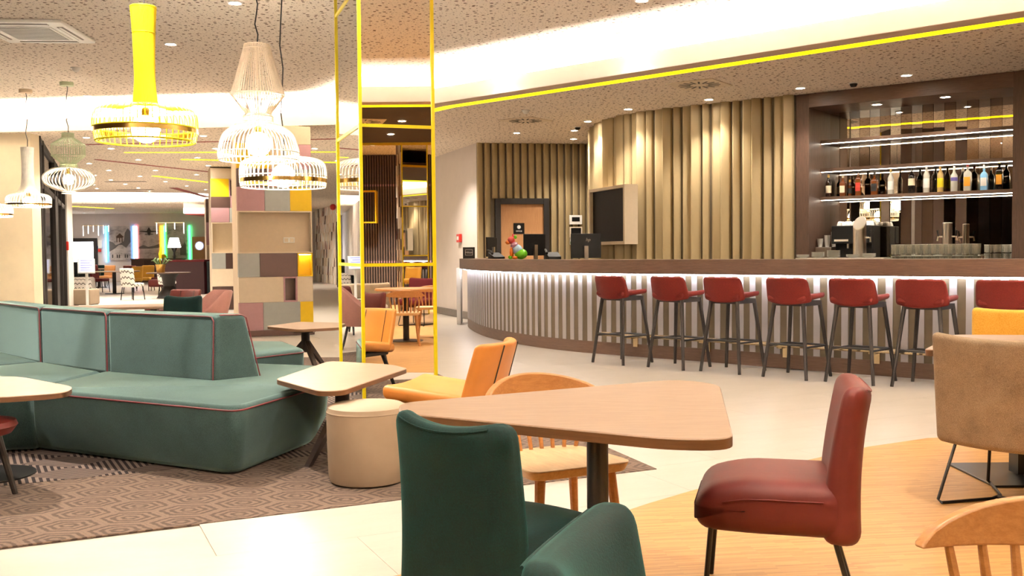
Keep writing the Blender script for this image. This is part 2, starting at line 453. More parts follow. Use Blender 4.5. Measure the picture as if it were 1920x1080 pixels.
# ------------------------------------------------------------------ lamps
def downlight(x, y, z, label, group, watts=None, r=.055, tilt=None):
    th = thing('downlight', label, 'downlight', (x, y, z), 0, group)
    inst(DL_RING, 'trim_ring', th); inst(DL_LENS, 'lens', th)
    ld = bpy.data.lights.new('downlight_lamp', 'SPOT'); ld.energy = SPOT_W if watts is None else watts; ld.color = WARM
    ld.spot_size = math.radians(112); ld.spot_blend = .8; ld.shadow_soft_size = .06
    lo = bpy.data.objects.new('downlight_lamp', ld); COL.objects.link(lo); lo.parent = th; lo.location = (0,0,-.03)
    return th
DL_RING = MB().lathe([(.045,-.004),(.062,-.012),(.072,-.004),(.072,.004)], 20, cap=False).mesh('trim_ring', M['white'])
DL_LENS = MB().lathe([(.0005,-.007),(.048,-.007),(.048,-.002)], 20).mesh('lens', M['spot'])
def area(name, loc, sx, sy, watts, rot, col=WARM):
    ld = bpy.data.lights.new(name, 'AREA'); ld.shape = 'RECTANGLE'; ld.size = sx; ld.size_y = sy; ld.energy = watts; ld.color = col
    o = bpy.data.objects.new(name, ld); COL.objects.link(o); o.location = loc; o.rotation_euler = rot; return o

# ================================================================== THE SETTING
def inside(p, poly):
    x, y = p; c = False; n = len(poly)
    for i in range(n):
        x0, y0 = poly[i]; x1, y1 = poly[i-1]
        if (y0 > y) != (y1 > y) and x < (x1-x0)*(y-y0)/(y1-y0)+x0: c = not c
    return c
CARPET = [(-11.5,-.16),(.819,5.61),(-.83,10.3),(-1.35,11.8),(-11.5,12.6)]
CARPET2 = [(-11.0,1.46),(-.95,6.19),(-1.55,8.6),(-5.0,10.2),(-11.0,9.0)]
PEDGE = [(-11.5,-1.6),(-6,.9),(-2.6,2.6),(-1.2,3.36),(-.455,3.782),(.14,4.27),(.663,4.837),(.935,5.1),(1.403,5.518),(1.768,5.831),(2.25,6.196),(2.731,6.459),(3.4,6.55),(4.2,6.3),(5.4,5.5),(7.5,3.6),(11.5,.4)]
PARQ = PEDGE + [(11.5,-10.5),(-11.5,-10.5)]

floor = struct(MB().box(-26,14,-12,50,-.25,-.006).build('floor', M['tile']), 'cream stone floor of the lobby')
TILE = MB().box(.0007,1.1993,.0007,.5993,-.012,0).mesh('floor_tile', M['tile'])
TA = math.atan2(.424,.906); ca, sa = math.cos(TA), math.sin(TA)
for j in range(-4, 26):
    for i in range(-12, 16):
        u0 = i*1.2 + (.6 if j % 2 else 0); v0 = j*.6
        cs = [(u0+a, v0+b) for a in (0,.6,1.2) for b in (0,.3,.6)]
        wc = [(u*ca-v_*sa, u*sa+v_*ca) for u, v_ in cs]
        cx, cy = wc[4]
        if not (2.6 < cy < 15.5) or not (-.40*cy < cx < .56*cy): continue
        if cx < -3.2: continue
        if all(inside(p, CARPET) or inside(p, PARQ) for p in wc): continue
        if cy > 10.3+.0 and cx > 3.0: continue
        inst(TILE, 'floor_tile', floor, (u0*ca-v0*sa, u0*sa+v0*ca, 0), TA)
cp = MB().prism(CARPET, -.004, .004).build('carpet', M['carpet'])
tag(cp, 'brown carpet with a hexagon pattern under the lounge seating', 'carpet')
cp2 = MB().prism(CARPET2, .0045, .006).build('carpet_inlay', M['carpet_dark'])
tag(cp2, 'dark carpet inlay with diamond stripes around the sofa base', 'carpet')
pq = struct(MB().prism(PARQ, -.004, .003).build('floor_parquet', M['parquet']), 'strip parquet floor with a curved edge')
# blue round floor sticker
dc = MB().lathe([(.0005,0),(.15,0),(.15,.0015),(.0005,.0015)], 28, cap=False).build('floor_sticker', colour('blue_grey_vinyl', (.33,.36,.55)), None, (-.33,11.55,.0005))
tag(dc, 'small round blue grey sticker on the pale floor by the bar', 'sticker')

# ---- ceilings
ZL, ZU = 3.25, 3.62
upper = struct(MB().box(-20,14,-12,17.3,ZU,ZU+.12).build('ceiling', M['ceil']), 'high perforated ceiling')
EDGE = [(6.88,6.11),(4.345,8.41),(2.43,10.17),(.6,11.83),(-1.067,13.335),(-1.75,14.25),(-2.1,14.85),(-2.75,15.38),(-5,15.6),(-8.2,15.93),(-14,16.5),(-20,17.1)]
def fill(outer, holes, z, name, mat):
    bm = bmesh.new(); es = []
    for loop in [outer]+holes:
        vs_ = [bm.verts.new((x,y,z)) for x,y in loop]
        for i in range(len(vs_)): es.append(bm.edges.new((vs_[i], vs_[(i+1)%len(vs_)])))
    bmesh.ops.triangle_fill(bm, use_beauty=True, use_dissolve=False, edges=es)
    bmesh.ops.recalc_face_normals(bm, faces=bm.faces)
    r = bmesh.ops.extrude_face_region(bm, geom=bm.faces[:])
    bmesh.ops.translate(bm, verts=[e for e in r['geom'] if isinstance(e, bmesh.types.BMVert)], vec=(0,0,.05))
    bmesh.ops.recalc_face_normals(bm, faces=bm.faces)
    me = bpy.data.meshes.new(name); bm.to_mesh(me); bm.free(); me.materials.append(mat)
    o = bpy.data.objects.new(name, me); COL.objects.link(o); return o
OVAL = [(-13.9+5.2*math.cos(a*PI/12), 34.6+3.6*math.sin(a*PI/12)) for a in range(24)]
low = struct(fill(EDGE + [(-20,20),(-24,30),(-26,49),(2,49),(4,20),(14,14),(14,6.11)], [OVAL], ZL, 'ceiling_low', M['ceil_low']), 'lower perforated ceiling')
def cove(path, side, name, watts=None, ledge=.28, up=1.0, zl=ZL, zu=ZU, strip=True, zt=None):
    """white front board, open trough, back board, led lights in the trough shining up"""
    zt = zt or zl+.20
    q = path if side > 0 else path[::-1]       # soffit lies to the left of the path
    struct(ribbon(offset(q, -.006), zl-.001, zt, .018).build(name+'_fascia', M['white_paint']))
    struct(ribbon(offset(q, ledge), zl+.05, zu, .02).build(name+'_back', M['white_paint']))
    if strip:
        struct(ribbon(q, zl-.006, zl, .24).build(name+'_border', M['beige_paint']))
        struct(ribbon(offset(q, .24), zl-.008, zl, .17).build(name+'_yellow_strip', M['yellow_strip']))
    qq = offset(q, ledge*.55)
    for a, b in zip(qq, qq[1:]):
        L = math.hypot(b[0]-a[0], b[1]-a[1]); an = math.atan2(b[1]-a[1], b[0]-a[0])
        area('cove_led', ((a[0]+b[0])/2, (a[1]+b[1])/2, zl+.165), L, .06, (COVE_W if watts is None else watts)*L, (PI+.30, 0, an))
for k, (nm, pts, stp) in enumerate((('trim_1', EDGE[:6], True), ('trim_2', EDGE[5:], False))):
    cove(pts, -1, nm, strip=stp)
# oval recess in the far ceiling
OV = OVAL + OVAL[:1]
struct(ribbon(OV, ZL, ZL+.5, -.05).build('trim_3_recess_rim', M['white_paint']))
rc = [(x*1.0, y) for x, y in OVAL]
struct(fill(rc, [], ZL+.5, 'ceiling_recess', M['white_paint']))
for ang in range(0, 180, 30):
    a = math.radians(ang+15)
    area('recess_led', (-13.9+4.6*math.cos(a), 34.6+3.0*math.sin(a), ZL+.06), 1.6, .1, 70, (PI-.0, 0, 0))
# coloured lines let into the low ceiling
def line(a, b, wd, mat, name, label):
    d = (Vector(b)-Vector(a)); an = math.atan2(d.y, d.x)
    o = MB().box(0, d.length, -wd/2, wd/2, -.006, 0).build(name, mat, None, (a[0], a[1], ZL), an)
    struct(o, label)
line((-7.63,17.78), (-2.0,17.12), .09, M['red_line'], 'trim_4', 'dark red line nearest the cove')
line((-7.48,19.2), (-2.6,19.5), .10, M['yellow_strip'], 'trim_5', 'yellow line behind the first red line')
line((-8.6,20.54), (-6.9,24.7), .13, M['red_line'], 'trim_6', 'long slanting dark red line')
line((-6.885,20.68), (-3.3,21.85), .16, M['yellow_strip'], 'trim_7', 'yellow line beside the mosaic pillar')
line((-8.97,24.9), (-8.1,28.0), .16, M['yellow_strip'], 'trim_8', 'pale yellow line beyond the long red line')
line((-10.0,29.3), (-10.5,34.2), .24, M['red_line'], 'trim_9', 'red line near the oval recess')
line((-17.6,39.6), (-16.9,41.8), .30, M['yellow_strip'], 'trim_10', 'yellow line on the soffit by the far wall')
# dark ceiling over the dining side with its own cove
D1 = Vector((.79,.61)).normalized()
def dl(p, t): return (p[0]+D1.x*t, p[1]+D1.y*t)
L2a, L2b = dl((2.1,2.42), -9.5), dl((2.1,2.42), 5.8)
L3a, L3b = dl((4.64,-1.69), -10), dl((4.64,-1.69), 6.5)
struct(MB().prism([L2a, L3a, L3b, L2b], ZL, ZL+.05).build('ceiling_dark', M['dark_ceiling']), 'dark brown lower ceiling')
cove([L2b, dl((2.1,2.42),2), dl((2.1,2.42),-2), L2a], 1, 'trim_11', watts=110)
struct(MB().add([(*L3a,ZL-.05),(*L3b,ZL-.05),(*L3b,ZL),(*L3a,ZL)], [(0,1,2,3)]).build('trim_12', M['yellow']))

# ---- walls
struct(MB().box(-20,-7.80,16.1,16.4,0,ZL).build('wall_left', M['beige_wall']), 'plain beige wall behind the pendants')
struct(MB().box(-20.2,-20,-12,16.1,0,ZU).build('wall_far_left', M['dark_ceiling']))
struct(MB().box(-20,12,-12,-11.8,0,ZU).build('wall_back', M['dark_ceiling']))
struct(MB().box(12,12.2,-12,6.5,0,ZU).build('wall_right', M['dark_ceiling']))
struct(MB().prism([(5.75,11.22),(12.2,6.2),(12.4,6.5),(5.95,11.5)], 0, ZL).build('wall_bar', M['darkwood']))
struct(MB().box(-22.4,-8.4,47,47.3,0,ZL).build('wall_end', M['grey_wall']), 'grey end wall with posters')
struct(MB().prism([(-11.6,24.9),(-22.2,47),(-22.5,47),(-11.9,24.9)], 0, ZL).build('wall_lobby_left', M['grey_wall']))
struct(MB().prism([(-3.4,31),(.5,31),(.5,31.3),(-3.4,31.3)], 0, ZL).build('wall_passage', M['base_grey']))
struct(MB().box(.5,.7,20.5,31.3,0,ZL).build('wall_passage_side', M['base_grey']))
# greige wall beside the reception
gw = struct(MB().prism([(-.63,18.1),(-1.60,20.75),(-1.35,20.85),(-.40,18.25)], 0, ZL).build('wall_reception', M['grey_wall']), 'greige wall beside the reception')
struct(MB().prism([(-.66,18.02),(-1.66,20.76),(-1.62,20.78),(-.62,18.06)], 0, .13).build('baseboard_reception', M['base_grey']))
struct(MB().prism([(-.63,18.12),(1.7,18.5),(1.7,18.7),(-.6,18.35)], 0, ZL).build('wall_office', M['slat_brown']), 'reception back wall with gold slats')
wo = bpy.data.objects['wall_office']
SLAT = MB().prism([(-.056,0),(-.056,-.075),(-.040,-.085),(.040,-.045),(.050,-.03),(.050,0)], 0, 1).mesh('slat', M['gold_slat'])
rzw = math.atan2(.38,2.33)
for k in range(17):
    s_ = .06 + k*.137; x = -.63+s_*math.cos(rzw); y = 18.12+s_*math.sin(rzw)
    px_ = x
    z0, h = (0, ZL)
    if -.36 < px_ < .70: z0, h = 2.24, ZL-2.24
    o = inst(SLAT, 'slat', wo, (x, y, z0), rzw); o.scale = (1,1,h)
# curved gold slat wall behind the bar
CW = catmull([(1.66,18.5),(1.46,17.2),(1.38,16.1),(1.45,15.3),(1.64,14.7),(2.0,14.17),(2.5,13.75),(3.05,13.33),(3.68,12.84)], .148)
wc = struct(ribbon(CW, 0, ZL, .06).build('wall_curved', M['slat_brown']), 'curved wall of gold slats')
for i in range(len(CW)-1):
    a, b = CW[i], CW[i+1]; an = math.atan2(b[1]-a[1], b[0]-a[0])
    o = inst(SLAT, 'slat', wc, ((a[0]+b[0])/2, (a[1]+b[1])/2, 0), an)
    o.scale = (1.05 if i % 3 else .72, (1, .55, 1.3)[i % 3], ZL)

# office door
d1 = thing('door_1', None, None, (-.30,18.12,0), rzw); struct(d1, 'oak office door in a black frame')
MB().box(0,.10,-.07,.06,0,2.23).box(.90,1.0,-.07,.06,0,2.23).box(.10,.90,-.07,.06,2.13,2.23).build('door_frame', M['black_wood'], d1, bevel=.004)
MB().box(.10,.90,-.03,.02,0,2.13).build('door_leaf', M['door_oak'], d1)
MB().box(.335,.54,-.036,-.03,1.585,1.785).build('door_sign', M['black'], d1)
MB().lathe([(.0005,0),(.034,0),(.034,.003),(.0005,.003)], 20).build('sign_emblem', M['white'], d1, (.437,-.037,1.712)).rotation_euler = (PI/2,0,0)
text_mesh('sign_lettering', 'OFFICE', .036, M['white'], d1, (.437,-.038,1.635), (PI/2,0,0))
MB().box(.80,.87,-.06,-.03,1.03,1.08).build('door_handle', M['black'], d1)

# ---- glass partition on the left
gp = thing('glass_partition', 'dark framed glass partition at the end of the beige wall', 'partition', (-7.85,16.42,0), math.atan2(8.3,-3.36))
GL = math.hypot(8.3,3.36)
for u in (0.0, .75, 4.2, 5.3, 7.0, GL-.1):
    MB().box(u, u+.10, -.06, .06, 0, ZL).build('mullion', M['black_wood'], gp)
MB().box(0, GL, -.05, .05, 2.42, 2.52).build('transom', M['black_wood'], gp)
MB().box(0, GL, -.05, .05, ZL-.08, ZL).build('head_rail', M['black_wood'], gp)
MB().box(4.3, 5.3, -.055, .055, 0, 2.42).build('door_leaf', M['black_wood'], gp)
for u0, u1 in ((.1,.75),(.85,4.2),(5.4,7.0),(7.1,GL-.1)):
    MB().box(u0, u1, -.006, .006, .02, 2.42).build('pane', M['dark_glass'], gp)
for u0, u1 in ((.1,.75),(.85,4.2),(4.3,5.3),(5.4,7.0),(7.1,GL-.1)):
    MB().box(u0, u1, -.006, .006, 2.52, ZL-.08).build('pane', M['dark_glass'], gp)
struct(MB().box(-11.42,-11.12,24.75,25.05,0,ZL).build('wall_post', M['white_paint']), 'white post at the end of the glass partition')
fa = MB().box(-11.17,-11.09,24.70,24.75,1.40,1.62).build('fire_alarm', M['red'], bevel=.01)
tag(fa, 'red fire alarm box on the white post', 'alarm')

# ================================================================== MIRRORED COLUMN
def mirror_column(label, corner, wx, wy, rz, zs, zt, cat='column', left_mosaic=False):
    t = thing('mirrored_column', label, cat, corner, rz)
    MB().box(.012, wx-.012, .012, wy-.012, 0, zt).build('core', M['dark_ceiling'], t)
    zz = [0]+zs+[zt]
    for a, b in zip(zz, zz[1:]):
        MB().box(.012, wx-.012, 0, .011, a+.012, b-.012).build('mirror_pane', M['mirror'], t)
        if not left_mosaic:
            MB().box(0, .011, .012, wy-.012, a+.012, b-.012).build('mirror_pane', M['mirror'], t)
    for x, y in ((0,0),(wx,0),(0,wy)):
        MB().box(x-.012, x+.012, y-.012, y+.012, 0, zt).build('corner_trim', M['yellow_frame'], t)
    for z in zs:
        MB().box(.012, wx-.012, -.008, .011, z-.012, z+.012).build('cross_trim', M['yellow_frame'], t)
        if not left_mosaic: MB().box(-.008, .011, .012, wy-.012, z-.012, z+.012).build('cross_trim', M['yellow_frame'], t)
    if left_mosaic:
        tri_panel(t, wx+.004, wy, zt, sg=-1)
    return t
def tri_panel(parent, x, wy, zt, tw=.05, th_=.22, sg=1):
    """triangle mosaic skin on the side face"""
    cols = [(M['white'],.75), (M['cream'],.40), (M['wire_blush'],.22), (M['red_leather'],.07), (M['brown_panel'],.06)]
    for ci, (m_, pr_) in enumerate(cols):
        mb = MB(); rnd = random.Random(ci+3); n = 0
        z = 0.0
        while z < zt-th_*.9:
            y = 0.0
            while y < wy-tw*.6:
                if rnd.random() < pr_:
                    if rnd.random() < .5: tri = [(y,z),(y+tw,z),(y,z+th_)]
                    else: tri = [(y+tw,z+th_),(y,z+th_),(y+tw,z)]
                    d = .004*ci
                    mb.add([(x-d*sg,a,b) for a,b in tri]+[(x+.01*sg,a,b) for a,b in tri], [(0,1,2),(5,4,3),(0,3,4,1),(1,4,5,2),(2,5,3,0)])
                y += tw
            z += th_
        o = mb.build('triangle_mosaic', m_, parent, weld=False); o['kind'] = 'stuff'
MRZ = math.atan2(.325,.946)
mirror_column('mirrored pillar edged in yellow metal standing at the carpet tip', (-1.105,7.295,.0045), .55, 1.05, MRZ, [1.16,2.19,3.22], ZU)
mirror_column('second mirrored pillar with a triangle mosaic side, reflected in the first one', (6.34,-3.24,0), .52, .8, MRZ+PI+.07, [1.2,2.2], ZU, left_mosaic=True)

# ================================================================== BAR COUNTER
BP = catmull([(-.72,17.75),(-.765,16.9),(-.66,15.95),(-.50,15.05),(-.32,14.37),(-.02,13.6),(.34,12.90),(.78,12.30),(1.02,12.06),(1.52,11.60),(2.24,10.98),(2.98,10.25),(4.05,9.33),(6.0,7.75),(8.0,6.13)], .074)
bar = thing('bar_counter', 'long curved bar counter with lit striped front and dark wood top', 'bar counter')
NB = len(BP)
ribbon(BP, 0, .15, .45).build('kick_board', M['darkwood_h'], bar)
ribbon(offset(BP,.03), .15, 1.0, .40).build('carcass', M['slat_brown'], bar)
ribbon(offset(BP,-.13), .985, 1.15, .16).build('front_fascia', M['darkwood_h'], bar)
ribbon(offset(BP,.03), 1.10, 1.149, .45).build('worktop', M['darkwood_h'], bar)
ribbon(offset(BP,-.07), .968, .985, .025).build('led_strip', M['led_bar'], bar)
SW = MB().box(-.034,.034,-.0,.03,.15,.985).mesh('slat', M['slat_white']); SB = MB().box(-.0385,.0385,.006,.03,.15,.985).mesh('slat', M['slat_brown'])
for i in range(NB-1):
    a, b = BP[i], BP[i+1]
    if a[0] > 5.4 or (i < 8): continue
    inst(SW if i % 2 else SB, 'slat', bar, ((a[0]+b[0])/2, (a[1]+b[1])/2, 0), math.atan2(b[1]-a[1], b[0]-a[0]))
RP = [p for p in offset(BP, -.16) if 1.0 < p[0] < 5.2]
fr = thing('foot_rail', 'brass triple foot rail along the foot of the bar', 'rail')
for k, (o_, z_) in enumerate(((0,.255),(.035,.262),(.07,.268))):
    MB().tube([(x,y,z_) for x,y in offset(RP, o_)], .014, 6).build('rail', M['brass'], fr)
for i in range(6, len(RP), 13):
    p = RP[i]; q_ = RP[i+1]; an = math.atan2(q_[1]-p[1], q_[0]-p[0])
    MB().box(-.03,.03,.0,.16,.225,.245).box(-.03,.03,.135,.16,.12,.245).build('bracket', M['brass'], fr, (p[0],p[1],0), an)
ep = MB().box(-.97,-.90,17.25,17.9,0,.98).build('wall_bar_end', M['white_paint']); struct(ep, 'white end panel of the bar')
# reception desk hidden behind the counter
rd = MB().prism([(.0,16.9),(.25,14.9),(.75,13.9),(1.35,14.3),(1.0,16.2),(.9,17.2)], 0, .98).build('reception_desk', M['darkwood'])
tag(rd, 'low reception desk behind the bar counter', 'desk')

# ================================================================== BACK BAR
OB = (3.677,12.838,0); RB = math.atan2(-.6166,.7873)
bbar = thing('back_bar', 'dark wood back bar with lit bottle shelves and mirror strips', 'back bar', OB, RB)
MB().box(.02,.19,0,.82,0,3.245).build('stile', M['darkwood'], bbar)
MB().box(2.57,3.1,0,.82,0,3.245).build('stile', M['darkwood'], bbar)
MB().box(.19,2.57,0,.82,3.07,3.245).build('header', M['darkwood_h'], bbar)
MB().box(.19,2.57,.77,.82,.9,3.07).build('back_panel', M['black'], bbar)
MB().box(.19,2.57,-.02,.82,0,.92).build('base_cabinet', M['darkwood'], bbar)
for z in (1.92,2.29,2.66):
    sh = MB().box(.19,2.57,.40,.735,z-.022,z+.022).build('shelf', M['darkwood_h'], bbar)
    MB().box(.20,2.56,.41,.425,z-.029,z-.022).build('led_strip', M['led'], sh)
NSTR = 18; sw_ = (2.57-.19)/NSTR
for k in range(NSTR):
    o = MB().box(-sw_/2+.002, sw_/2-.002, -.006, .006, .92, 3.07).build('mirror_strip', M['mirror_a'] if k % 2 else M['mirror_b'], bbar, (.19+sw_*(k+.5), .752, 0), (.018 if k % 2 else -.014))

# ================================================================== CHAIRS AND TABLES (local front is +y)
def side_chair(label, loc, rz, mat, group=None, piping=None):
    t = thing('upholstered_chair', label, 'chair', loc, rz, group)
    def fs(x, y, z):
        k = max(0, (y-.02)/.26)
        z2 = z - (.065*k*k if z > .36 else -.010*k*k)
        return (x*(1-.05*k), y, z2 + .012*(1-(x/.235)**2)*(1 if z > .42 else 0))
    seat = MB().rbox((.235,.25,.092), .062, (0,.0,.366), 10, fs).build('seat', mat, t)
    def fb(x, y, z):
        h = (z-.25)/.55
        th = 1-.40*max(0,h)
        y2 = (y+.24)*th - .24 - .02*h - .055*h*h + .04*(x/.22)**2*h
        w_ = 1 - .06*h + .04*h*h
        z2 = z - (.030*(1-(x/.22)**2)*max(0,(h-.6)/.4))
        return (x*w_, y2, z2)
    back = MB().rbox((.225,.066,.275), .05, (0,-.24,.525), 12, fb).build('backrest', mat, t)
    MB().tube([fb(.178*k/10, -.2955, .786) for k in range(-10, 11)], .0032, 6).build('seam', mat, back)
    for sx in (-1, 1):
        MB().tube([fs(sx*.2352, y, .405) for y in (-.18,-.1,0,.08,.15)], .0025, 6).build('seam', mat, seat)
        MB().tube([(sx*.19,.19,.30),(sx*.20,.215,0)], .0095, 8).build('leg', M['black_metal'], t)
        MB().tube([(sx*.19,-.21,.30),(sx*.20,-.295,0)], .0095, 8).build('leg', M['black_metal'], t)
    return t
side_chair('teal velvet chair with its back turned, at the big oak table', (.014,2.95,.003), math.radians(-41.6), M['teal_velvet'])
side_chair('teal velvet chair cut off by the bottom edge, nearest of all', (.372,1.505,.003), math.radians(-111), M['teal_velvet'])
side_chair('oxblood leather chair seen from the side on the parquet', (.915,3.52,.003), math.radians(75), M['red_leather'])

def windsor(label, loc, rz, group=None):
    t = thing('spindle_back_chair', label, 'chair', loc, rz, group)
    seatp = round_poly([(-.225,.215),(-.20,-.205),(.20,-.205),(.225,.215)], [.07,.12,.12,.07])
    MB().hull8([(x*.93,y*.93,.412) for x,y in seatp], [(x,y,.45) for x,y in seatp]).build('seat', M['oak_seat'], t, bevel=.006)
    N = 24
    def bow(u): return (.26*u, -.235 + .15*u*u)
    v = []; f = []
    for k in range(N+1):
        u = -1+2*k/N; x, y = bow(u); du = Vector((.26, .30*u)).normalized(); nx, ny = -du.y*.0125, du.x*.0125
        zt = .672 + .082*max(0, 1-u*u)**.6; zb = .655 + .010*u*u
        v += [(x-nx, y-ny-.01, zt), (x+nx, y+ny-.01, zt), (x+nx, y+ny, zb), (x-nx, y-ny, zb)]
    for k in range(N):
        for j in range(4): f.append((k*4+j, k*4+(j+1)%4, (k+1)*4+(j+1)%4, (k+1)*4+j))
    f += [(0,1,2,3), tuple(N*4+j for j in (3,2,1,0))]
    MB().add(v, f).build('back_bow', M['oak'], t, bevel=.006, seg=3)
    for k in range(8):
        u = -.80+1.6*k/7; x, y = bow(u); top = (x, y, .665)
        bx = .17*u/.8; by = -.172+.03*u*u
        MB().tube([(bx,by,.44), ((bx+x)/2,(by+y)/2-.004,.56), top], [.0085,.0105,.0085], 8).build('spindle', M['oak'], t)
    for sx in (-1,1):
        for sy in (-1,1):
            MB().tube([(sx*.15,sy*.145,.425),(sx*.19,sy*.19,0)], [.021,.013], 10).build('leg', M['oak'], t)
    return t
windsor('oak spindle-back chair behind the big oak table', (.17,3.83,0), math.radians(-154))
windsor('oak spindle-back chair cut off at the lower right corner', (.986,1.713,.003), math.radians(155))

def oak_top(name, poly, z, th, r, parent):
    p = round_poly(poly, r)
    o = MB().prism(p, z-th, z).build(name, M['table'], parent, bevel=.004)
    q = [(x,y) for x,y in p]
    MB().hull8([(x*1.0,y*1.0,z-th-.0015) for x,y in q], [(x,y,z-.004) for x,y in q]).build('edge_band', M['table_edge'], o).scale = (1.0008,1.0008,1)
    return o
# big oak table
T1 = thing('oak_table', 'large tapered oak table with a black post in the middle foreground', 'table', (.24,3.10,.003))
P1 = [(-.66,.02),(.32,-.575),(.545,.71),(-.50,.20)]
P1 = [(-.60,-.02),(.18,-.49),(.345,-.50),(.535,.58),(.40,.73),(-.62,.19)]
oak_top('tabletop', P1, .747, .030, [.07,.10,.16,.17,.12,.07], T1)
MB().lathe([(.031,.02),(.031,.717)], 24).build('post', M['black_metal'], T1, (0,-.30,0))
MB().lathe([(.001,0),(.24,0),(.24,.008),(.03,.016),(.03,.05),(.001,.05)], 32).build('base_plate', M['black_metal'], T1, (0,-.30,0))

# lounge tables with splayed wooden trestle
def lounge_table(label, loc, poly, rs, legs, z=.57, rz=0):
    t = thing('lounge_table', label, 'table', loc, rz)
    oak_top('tabletop', poly, z, .028, rs, t)
    MB().obox((0,0,z-.05), (.20,.20,.04)).build('top_plate', M['brown_wood'], t)
    MB().lathe([(.045,z-.28),(.045,z-.03)], 12).build('post', M['brown_wood'], t)
    for a in legs:
        a = math.radians(a); c, s_ = math.cos(a), math.sin(a)
        top = Vector((.02*c,.02*s_,z-.18)); bot = Vector((.33*c,.33*s_,0))
        d = (bot-top).normalized(); m_ = d.to_track_quat('Z','Y').to_matrix()
        lo = [top + m_ @ Vector(p) for p in ((-.022,-.03,0),(.022,-.03,0),(.022,.03,0),(-.022,.03,0))]
        hi = [bot + m_ @ Vector(p) for p in ((-.018,-.024,0),(.018,-.024,0),(.018,.024,0),(-.018,.024,0))]
        hi = [Vector((p.x,p.y,0)) for p in hi]
        MB().hull8(lo, hi).build('leg', M['brown_wood'], t)
    return t
lounge_table('oak lounge table with dark splayed legs between the sofa corner and the round pouf', (-1.05,6.04,.005),
             [(-.37,-.16),(.0,-.70),(.12,-.68),(.37,.33),(.24,.56),(-.23,.82)], [.05,.13,.13,.05,.09,.1], (242,352,95), .50)
lounge_table('oak lounge table in front of the mosaic pillar, beyond the teal bench', (-2.17,10.32,.004),
             [(-.40,-.05),(.05,-.55),(.44,-.31),(.42,.31),(-.18,.57)], [.06,.08,.10,.06,.08], (185,305,60), .50)
TLt = thing('lounge_table', 'pale lounge table reaching in from the left edge before the sofa', 'table', (-2.75,5.32,.006))
oak_top('tabletop', [(-.62,-.30),(.20,-.42),(.45,-.28),(.40,-.05),(-.15,.44),(-.62,.40)], .545, .028, [.05,.05,.09,.1,.12,.05], TLt)
MB().lathe([(.03,.02),(.03,.52)], 16).build('post', M['black_metal'], TLt, (-.25,.25,0))
MB().lathe([(.001,0),(.26,0),(.26,.008),(.03,.014),(.001,.014)], 32).build('base_plate', M['black_metal'], TLt, (-.25,.25,0))
# red stool seat at the left edge
rs_ = thing('red_stool', 'red upholstered stool at the left edge under the pale table', 'stool', (-2.735,4.98,.006))
def fst(x, y, z): return (x, y, z - .06*((x*x+y*y)/.04) * (1 if z > .3 else .6))
MB().lathe([(.001,.335),(.10,.325),(.17,.345),(.20,.385),(.19,.41),(.12,.425),(.001,.43)], 28, cap=False).build('seat', M['red_leather'], rs_)
for a in (-35,55,145,235):
    a = math.radians(a); MB().tube([(.11*math.cos(a),.11*math.sin(a),.35),(.20*math.cos(a),.20*math.sin(a),0)], [.02,.014], 8).build('leg', M['black_wood'], rs_)

# round pouf
pf = thing('pouf', 'round taupe pouf beside the oak lounge table', 'pouf', (-.80,5.38,.004))
MB().lathe([(.001,0.0),(.185,0.0),(.205,.012),(.214,.05),(.219,.20),(.221,.36),(.219,.385)], 48, cap=False).build('body', M['pouf'], pf)
MB().lathe([(.219,.383),(.2215,.388),(.219,.393)], 48, cap=False).build('seam', M['pouf'], pf)
MB().lathe([(.219,.390),(.212,.413),(.190,.425),(.10,.432),(.001,.434)], 48, cap=False).build('cushion_top', M['pouf'], pf)

# orange lounge chair
def lounge_chair(label, loc, rz, mat, group=None):
    t = thing('lounge_chair', label, 'chair', loc, rz, group)
    def fs(x, y, z): return (x*(1-.10*max(0,-y/.3)), y, z + .035*(y/.3) + .02*(x/.3)**2)
    seat = MB().rbox((.30,.29,.045), .04, (0,.03,.40), 8, fs).build('seat', mat, t)
    def fb(x, y, z):
        h = (z-.38)/.35
        return (x*(1-.06*h), y - .10*h + .10*(x/.29)**2, z)
    back = MB().rbox((.285,.032,.19), .028, (0,-.26,.545), 10, fb).build('backrest', mat, t)
    for x in (-.13,.13):
        MB().tube([fb(x,-.294,z) for z in (.38,.47,.56,.65,.72)], .004, 6).build('seam', M['brown_wood'], back)
        MB().tube([fb(x,-.226,z) for z in (.42,.5,.58,.66,.72)], .004, 6).build('seam', M['brown_wood'], back)
    MB().rbox((.24,.22,.02), .015, (0,.02,.345), 2).build('seat_frame', M['black_wood'], t)
    for sx in (-1,1):
        MB().tube([(sx*.19,.19,.35),(sx*.25,.26,0)], [.022,.014], 8).build('leg', M['black_wood'], t)
        MB().tube([(sx*.19,-.16,.35),(sx*.25,-.27,0)], [.022,.014], 8).build('leg', M['black_wood'], t)
    return t
lounge_chair('tan orange leather lounge chair facing the round pouf', (-.36,5.80,.004), math.radians(72), M['orange'])

